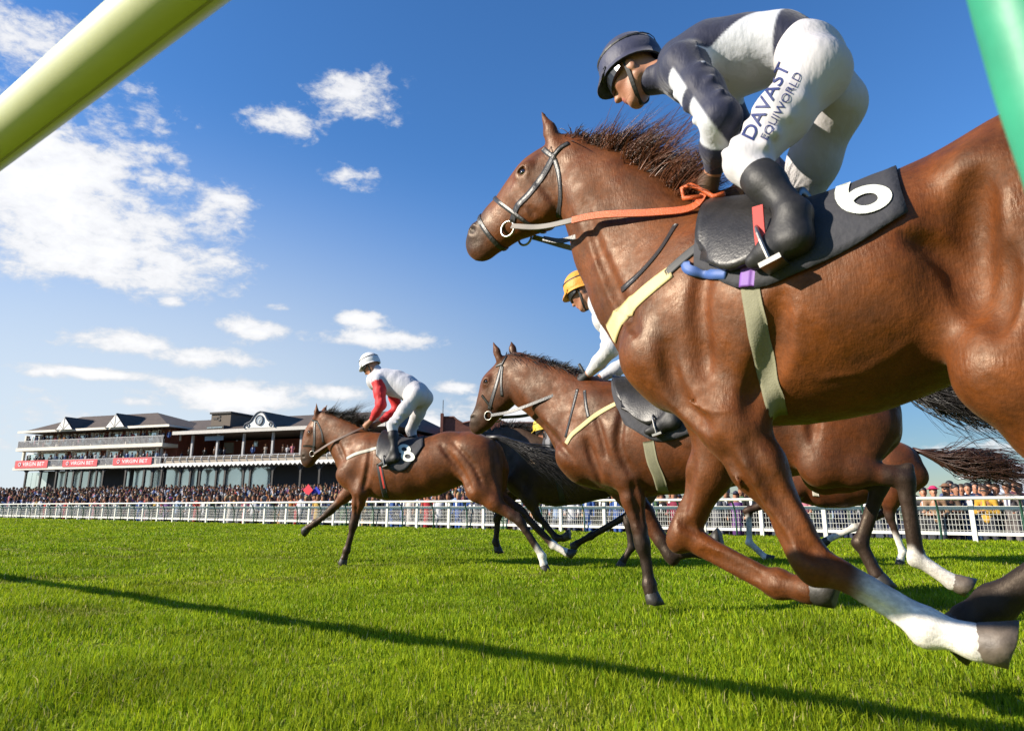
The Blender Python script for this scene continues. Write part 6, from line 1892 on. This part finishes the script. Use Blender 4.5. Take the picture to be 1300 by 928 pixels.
# ------------------------------------------------------------------ spectators close to the right edge
def spectator(px, py, off, top, kind, hair, label, hat=None, glasses=False, tie=None, scarf=None, turn=0.0, seed=0):
    g = np.random.default_rng(seed + 50)
    r = ray(px, py); o = fence_pt(0, off); k = ((o - CAMP) @ FN) / (r @ FN); p = CAMP + r * k
    h = (p[2] - APRON) / 1.63
    root = empty('person', (p[0], p[1], APRON), math.atan2(-p[0], p[1]) + turn, label, 'spectator', 'spectators at the right edge')
    root.scale = (h, h, h)
    sk = np.array([.36, .17, .10]) * g.uniform(.85, 1.15)
    def mk(name, f, m, col=None, par=root):
        f.run(.03); V, Q = f.mesh()
        return link(name, mesh_np(name, V, Q, m, True, np.tile(col, (len(V), 1)) if col is not None else None), par)
    e = g.uniform(.0, .12)
    arm = {s_: (np.array([s_ * .185, 0, 1.415]), np.array([s_ * .25, -.03, 1.14]), np.array([s_ * (.16 - e), -.24, 1.08 + e])) for s_ in (1, -1)}
    # skin: one continuous body (x sideways, -y forward)
    b = Field(.02)
    b.cone((0, 0, 1.0), (0, 0, 1.38), .11, .12, .05); b.cone((0, 0, 1.4), (0, -.01, 1.56), .055, .05, .03)
    for s_ in (1, -1):
        a0, a1, a2 = arm[s_]; b.cone(a0, a1, .042, .034, .02); b.cone(a1, a2, .032, .024, .02); b.cone(a2, a2 + np.array([-s_ * .03, -.06, .0]), .03, .02, .02)
        b.cone((s_ * .09, 0, .92), (s_ * .1, 0, .5), .07, .05, .04); b.cone((s_ * .1, 0, .5), (s_ * .1, .01, .09), .045, .035, .03); b.cone((s_ * .1, 0, .04), (s_ * .1, -.14, .03), .04, .03, .02)
    b.ell((0, -.005, 1.66), (.076, .096, .10)); b.ell((0, -.035, 1.60), (.058, .06, .078)); b.cone((0, -.10, 1.645), (0, -.118, 1.615), .012, .016, .015); b.ell((0, -.075, 1.54), (.025, .02, .02))
    for s_ in (1, -1):
        b.ell((s_ * .08, .01, 1.635), (.012, .022, .032)); b.ell((s_ * .03, -.10, 1.655), (.016, .012, .012), None, .012, 'd')
    mk('body', b, vmat('skin'), sk)
    cm = mat('cloth_' + '_'.join('%d' % (c * 1000) for c in top), top, .8, var=.12, scale=9, bump=.3, bscale=30)
    t = Field(.02)
    t.cone((0, 0, 1.02), (0, 0, 1.22), .145, .14, .05); t.seg((0, 0, 1.22), (0, 0, 1.44), (.13, .13), (.085, .085), .05)
    for s_ in (1, -1):
        t.cone((s_ * .06, 0, 1.42), arm[s_][0], .08, .064, .05); t.cone(arm[s_][0], arm[s_][1], .06, .05, .03)
        if kind != 'd': t.cone(arm[s_][1], arm[s_][1] + (arm[s_][2] - arm[s_][1]) * .85, .05, .042, .03)
    if kind == 'd':
        t.cone((0, 0, 1.02), (0, 0, .70), .15, .18, .05)
    mk('dress' if kind == 'd' else ('jacket' if kind == 'm' else 'shirt'), t, cm)
    if kind != 'd':
        t = Field(.02)
        for s_ in (1, -1): t.cone((s_ * .08, 0, .96), (s_ * .1, 0, .5), .092, .07, .05); t.cone((s_ * .1, 0, .5), (s_ * .1, .01, .10), .068, .06, .03)
        t.cone((-.07, 0, 1.0), (.07, 0, 1.0), .12, .12, .05)
        mk('trousers', t, cm if kind == 'm' else mat('dark_trousers', (.02, .022, .03), .8))
    if kind == 'm':
        V = [(-.045, -.146, 1.20), (.045, -.146, 1.20), (.07, -.125, 1.43), (-.07, -.125, 1.43), (-.045, -.128, 1.20), (.045, -.128, 1.20), (.07, -.10, 1.43), (-.07, -.10, 1.43)]
        sh = MB().hexa([V[0], V[1], V[5], V[4], V[3], V[2], V[6], V[7]]).build('shirt_front', mat('shirt_white', (.5, .5, .52), .7), root)
        if tie: MB().hexa([(-.018, -.158, 1.18), (.018, -.158, 1.18), (.018, -.147, 1.18), (-.018, -.147, 1.18), (-.014, -.140, 1.42), (.014, -.140, 1.42), (.014, -.126, 1.42), (-.014, -.126, 1.42)]).build('tie', mat('tie_%d' % (tie[0] * 100), tie, .6), root)
    hf = Field(.018)
    hf.ell((0, .008, 1.700), (.092, .110, .088)); hf.ell((0, .045, 1.63), (.082, .075, .09), None, .02)
    if kind == 'd': hf.cone((0, .06, 1.62), (0, .07, 1.42), .085, .06, .03)
    hf.ell((0, -.10, 1.610), (.078, .075, .090), None, .01, 'd')
    mk('hair', hf, mat('hair_%d' % (hair[0] * 1000), hair, .55, var=.3, scale=30))
    if hat:
        hm = mat('hat_%d_%d' % (hat[0] * 100, hat[1] * 100), hat, .7, var=.1)
        q = Field(.018); q.ell((0, 0, 1.735), (.09, .10, .06)); q.ell((0, -.01, 1.715), (.155, .165, .014), None, .02); mk('hat', q, hm)
    if glasses:
        MB().box((-.062, -.112, 1.642), (.062, -.085, 1.676)).build('sunglasses', mat('goggle_black', (.012, .012, .014), .3), root)
    if scarf:
        q = Field(.018); q.cone((-.06, -.05, 1.44), (.06, -.05, 1.44), .05, .05, .03); q.cone((0, -.10, 1.42), (.02, -.14, 1.2), .045, .05, .03); mk('scarf', q, mat('scarf_%d' % (scarf[0] * 100), scarf, .7))
    return root
BLK, BRN, BLD, GRY = (.015, .011, .01), (.05, .025, .012), (.25, .16, .07), (.2, .19, .18)
for i, a in enumerate([
    (1172, 626, 3.0, (.03, .03, .032), 'm', BLK, 'dark haired man in a black jacket leaning on the rail nearest the far bay', {}),
    (1185, 625, 2.9, (.22, .13, .07), 's', BRN, 'woman in a bright pink hat and tan top at the rail', dict(hat=(.55, .02, .10))),
    (1201, 622, 3.2, (.09, .06, .04), 'd', BRN, 'woman in a brown hat, sunglasses and brown dress at the rail', dict(hat=(.16, .08, .04), glasses=True)),
    (1213, 622, 4.0, (.018, .02, .03), 'm', BLK, 'man in a black suit and open white shirt behind the brown hat', {}),
    (1221, 622, 4.6, (.20, .20, .21), 's', BRN, 'young man in a grey shirt between two dark suits', {}),
    (1229, 621, 3.6, (.025, .055, .12), 'm', BLK, 'man in a teal blue suit with pale tie near the fence post', dict(tie=(.5, .3, .3))),
    (1237, 619, 4.3, (.02, .02, .06), 'm', BLK, 'tall man in a navy suit looking over the teal suited man', dict(tie=(.3, .1, .3))),
    (1244, 622, 4.8, (.40, .40, .42), 's', BRN, 'man in a white shirt behind the yellow scarf', {}),
    (1250, 624, 3.2, (.42, .24, .02), 's', BRN, 'woman in sunglasses and a bright yellow top beside the white post', dict(glasses=True, scarf=(.5, .28, .02))),
    (1264, 622, 3.4, (.03, .035, .06), 'm', BRN, 'bearded man in a dark suit with a red tie right of the yellow top', dict(tie=(.4, .02, .05))),
    (1278, 619, 3.3, (.10, .085, .08), 'm', GRY, 'older man in a grey suit with hand at his chin', dict(tie=(.05, .05, .1))),
    (1293, 621, 3.6, (.03, .03, .03), 'm', BRN, 'red faced man in a black suit cut by the right edge', {}),
    (1255, 619, 5.2, (.05, .05, .07), 'm', BLK, 'man in a charcoal suit standing in the third row by the post', {}),
    (1286, 617, 5.0, (.10, .03, .05), 's', BLK, 'dark haired woman in a maroon top behind the grey suit', {}),
    (1206, 618, 5.4, (.05, .07, .16), 's', BLK, 'man in a blue shirt far behind the brown hat', {})]):
    kw = a[7]; spectator(*a[:7], seed=i, turn=float(np.random.default_rng(i).normal(0, .25)), **kw)
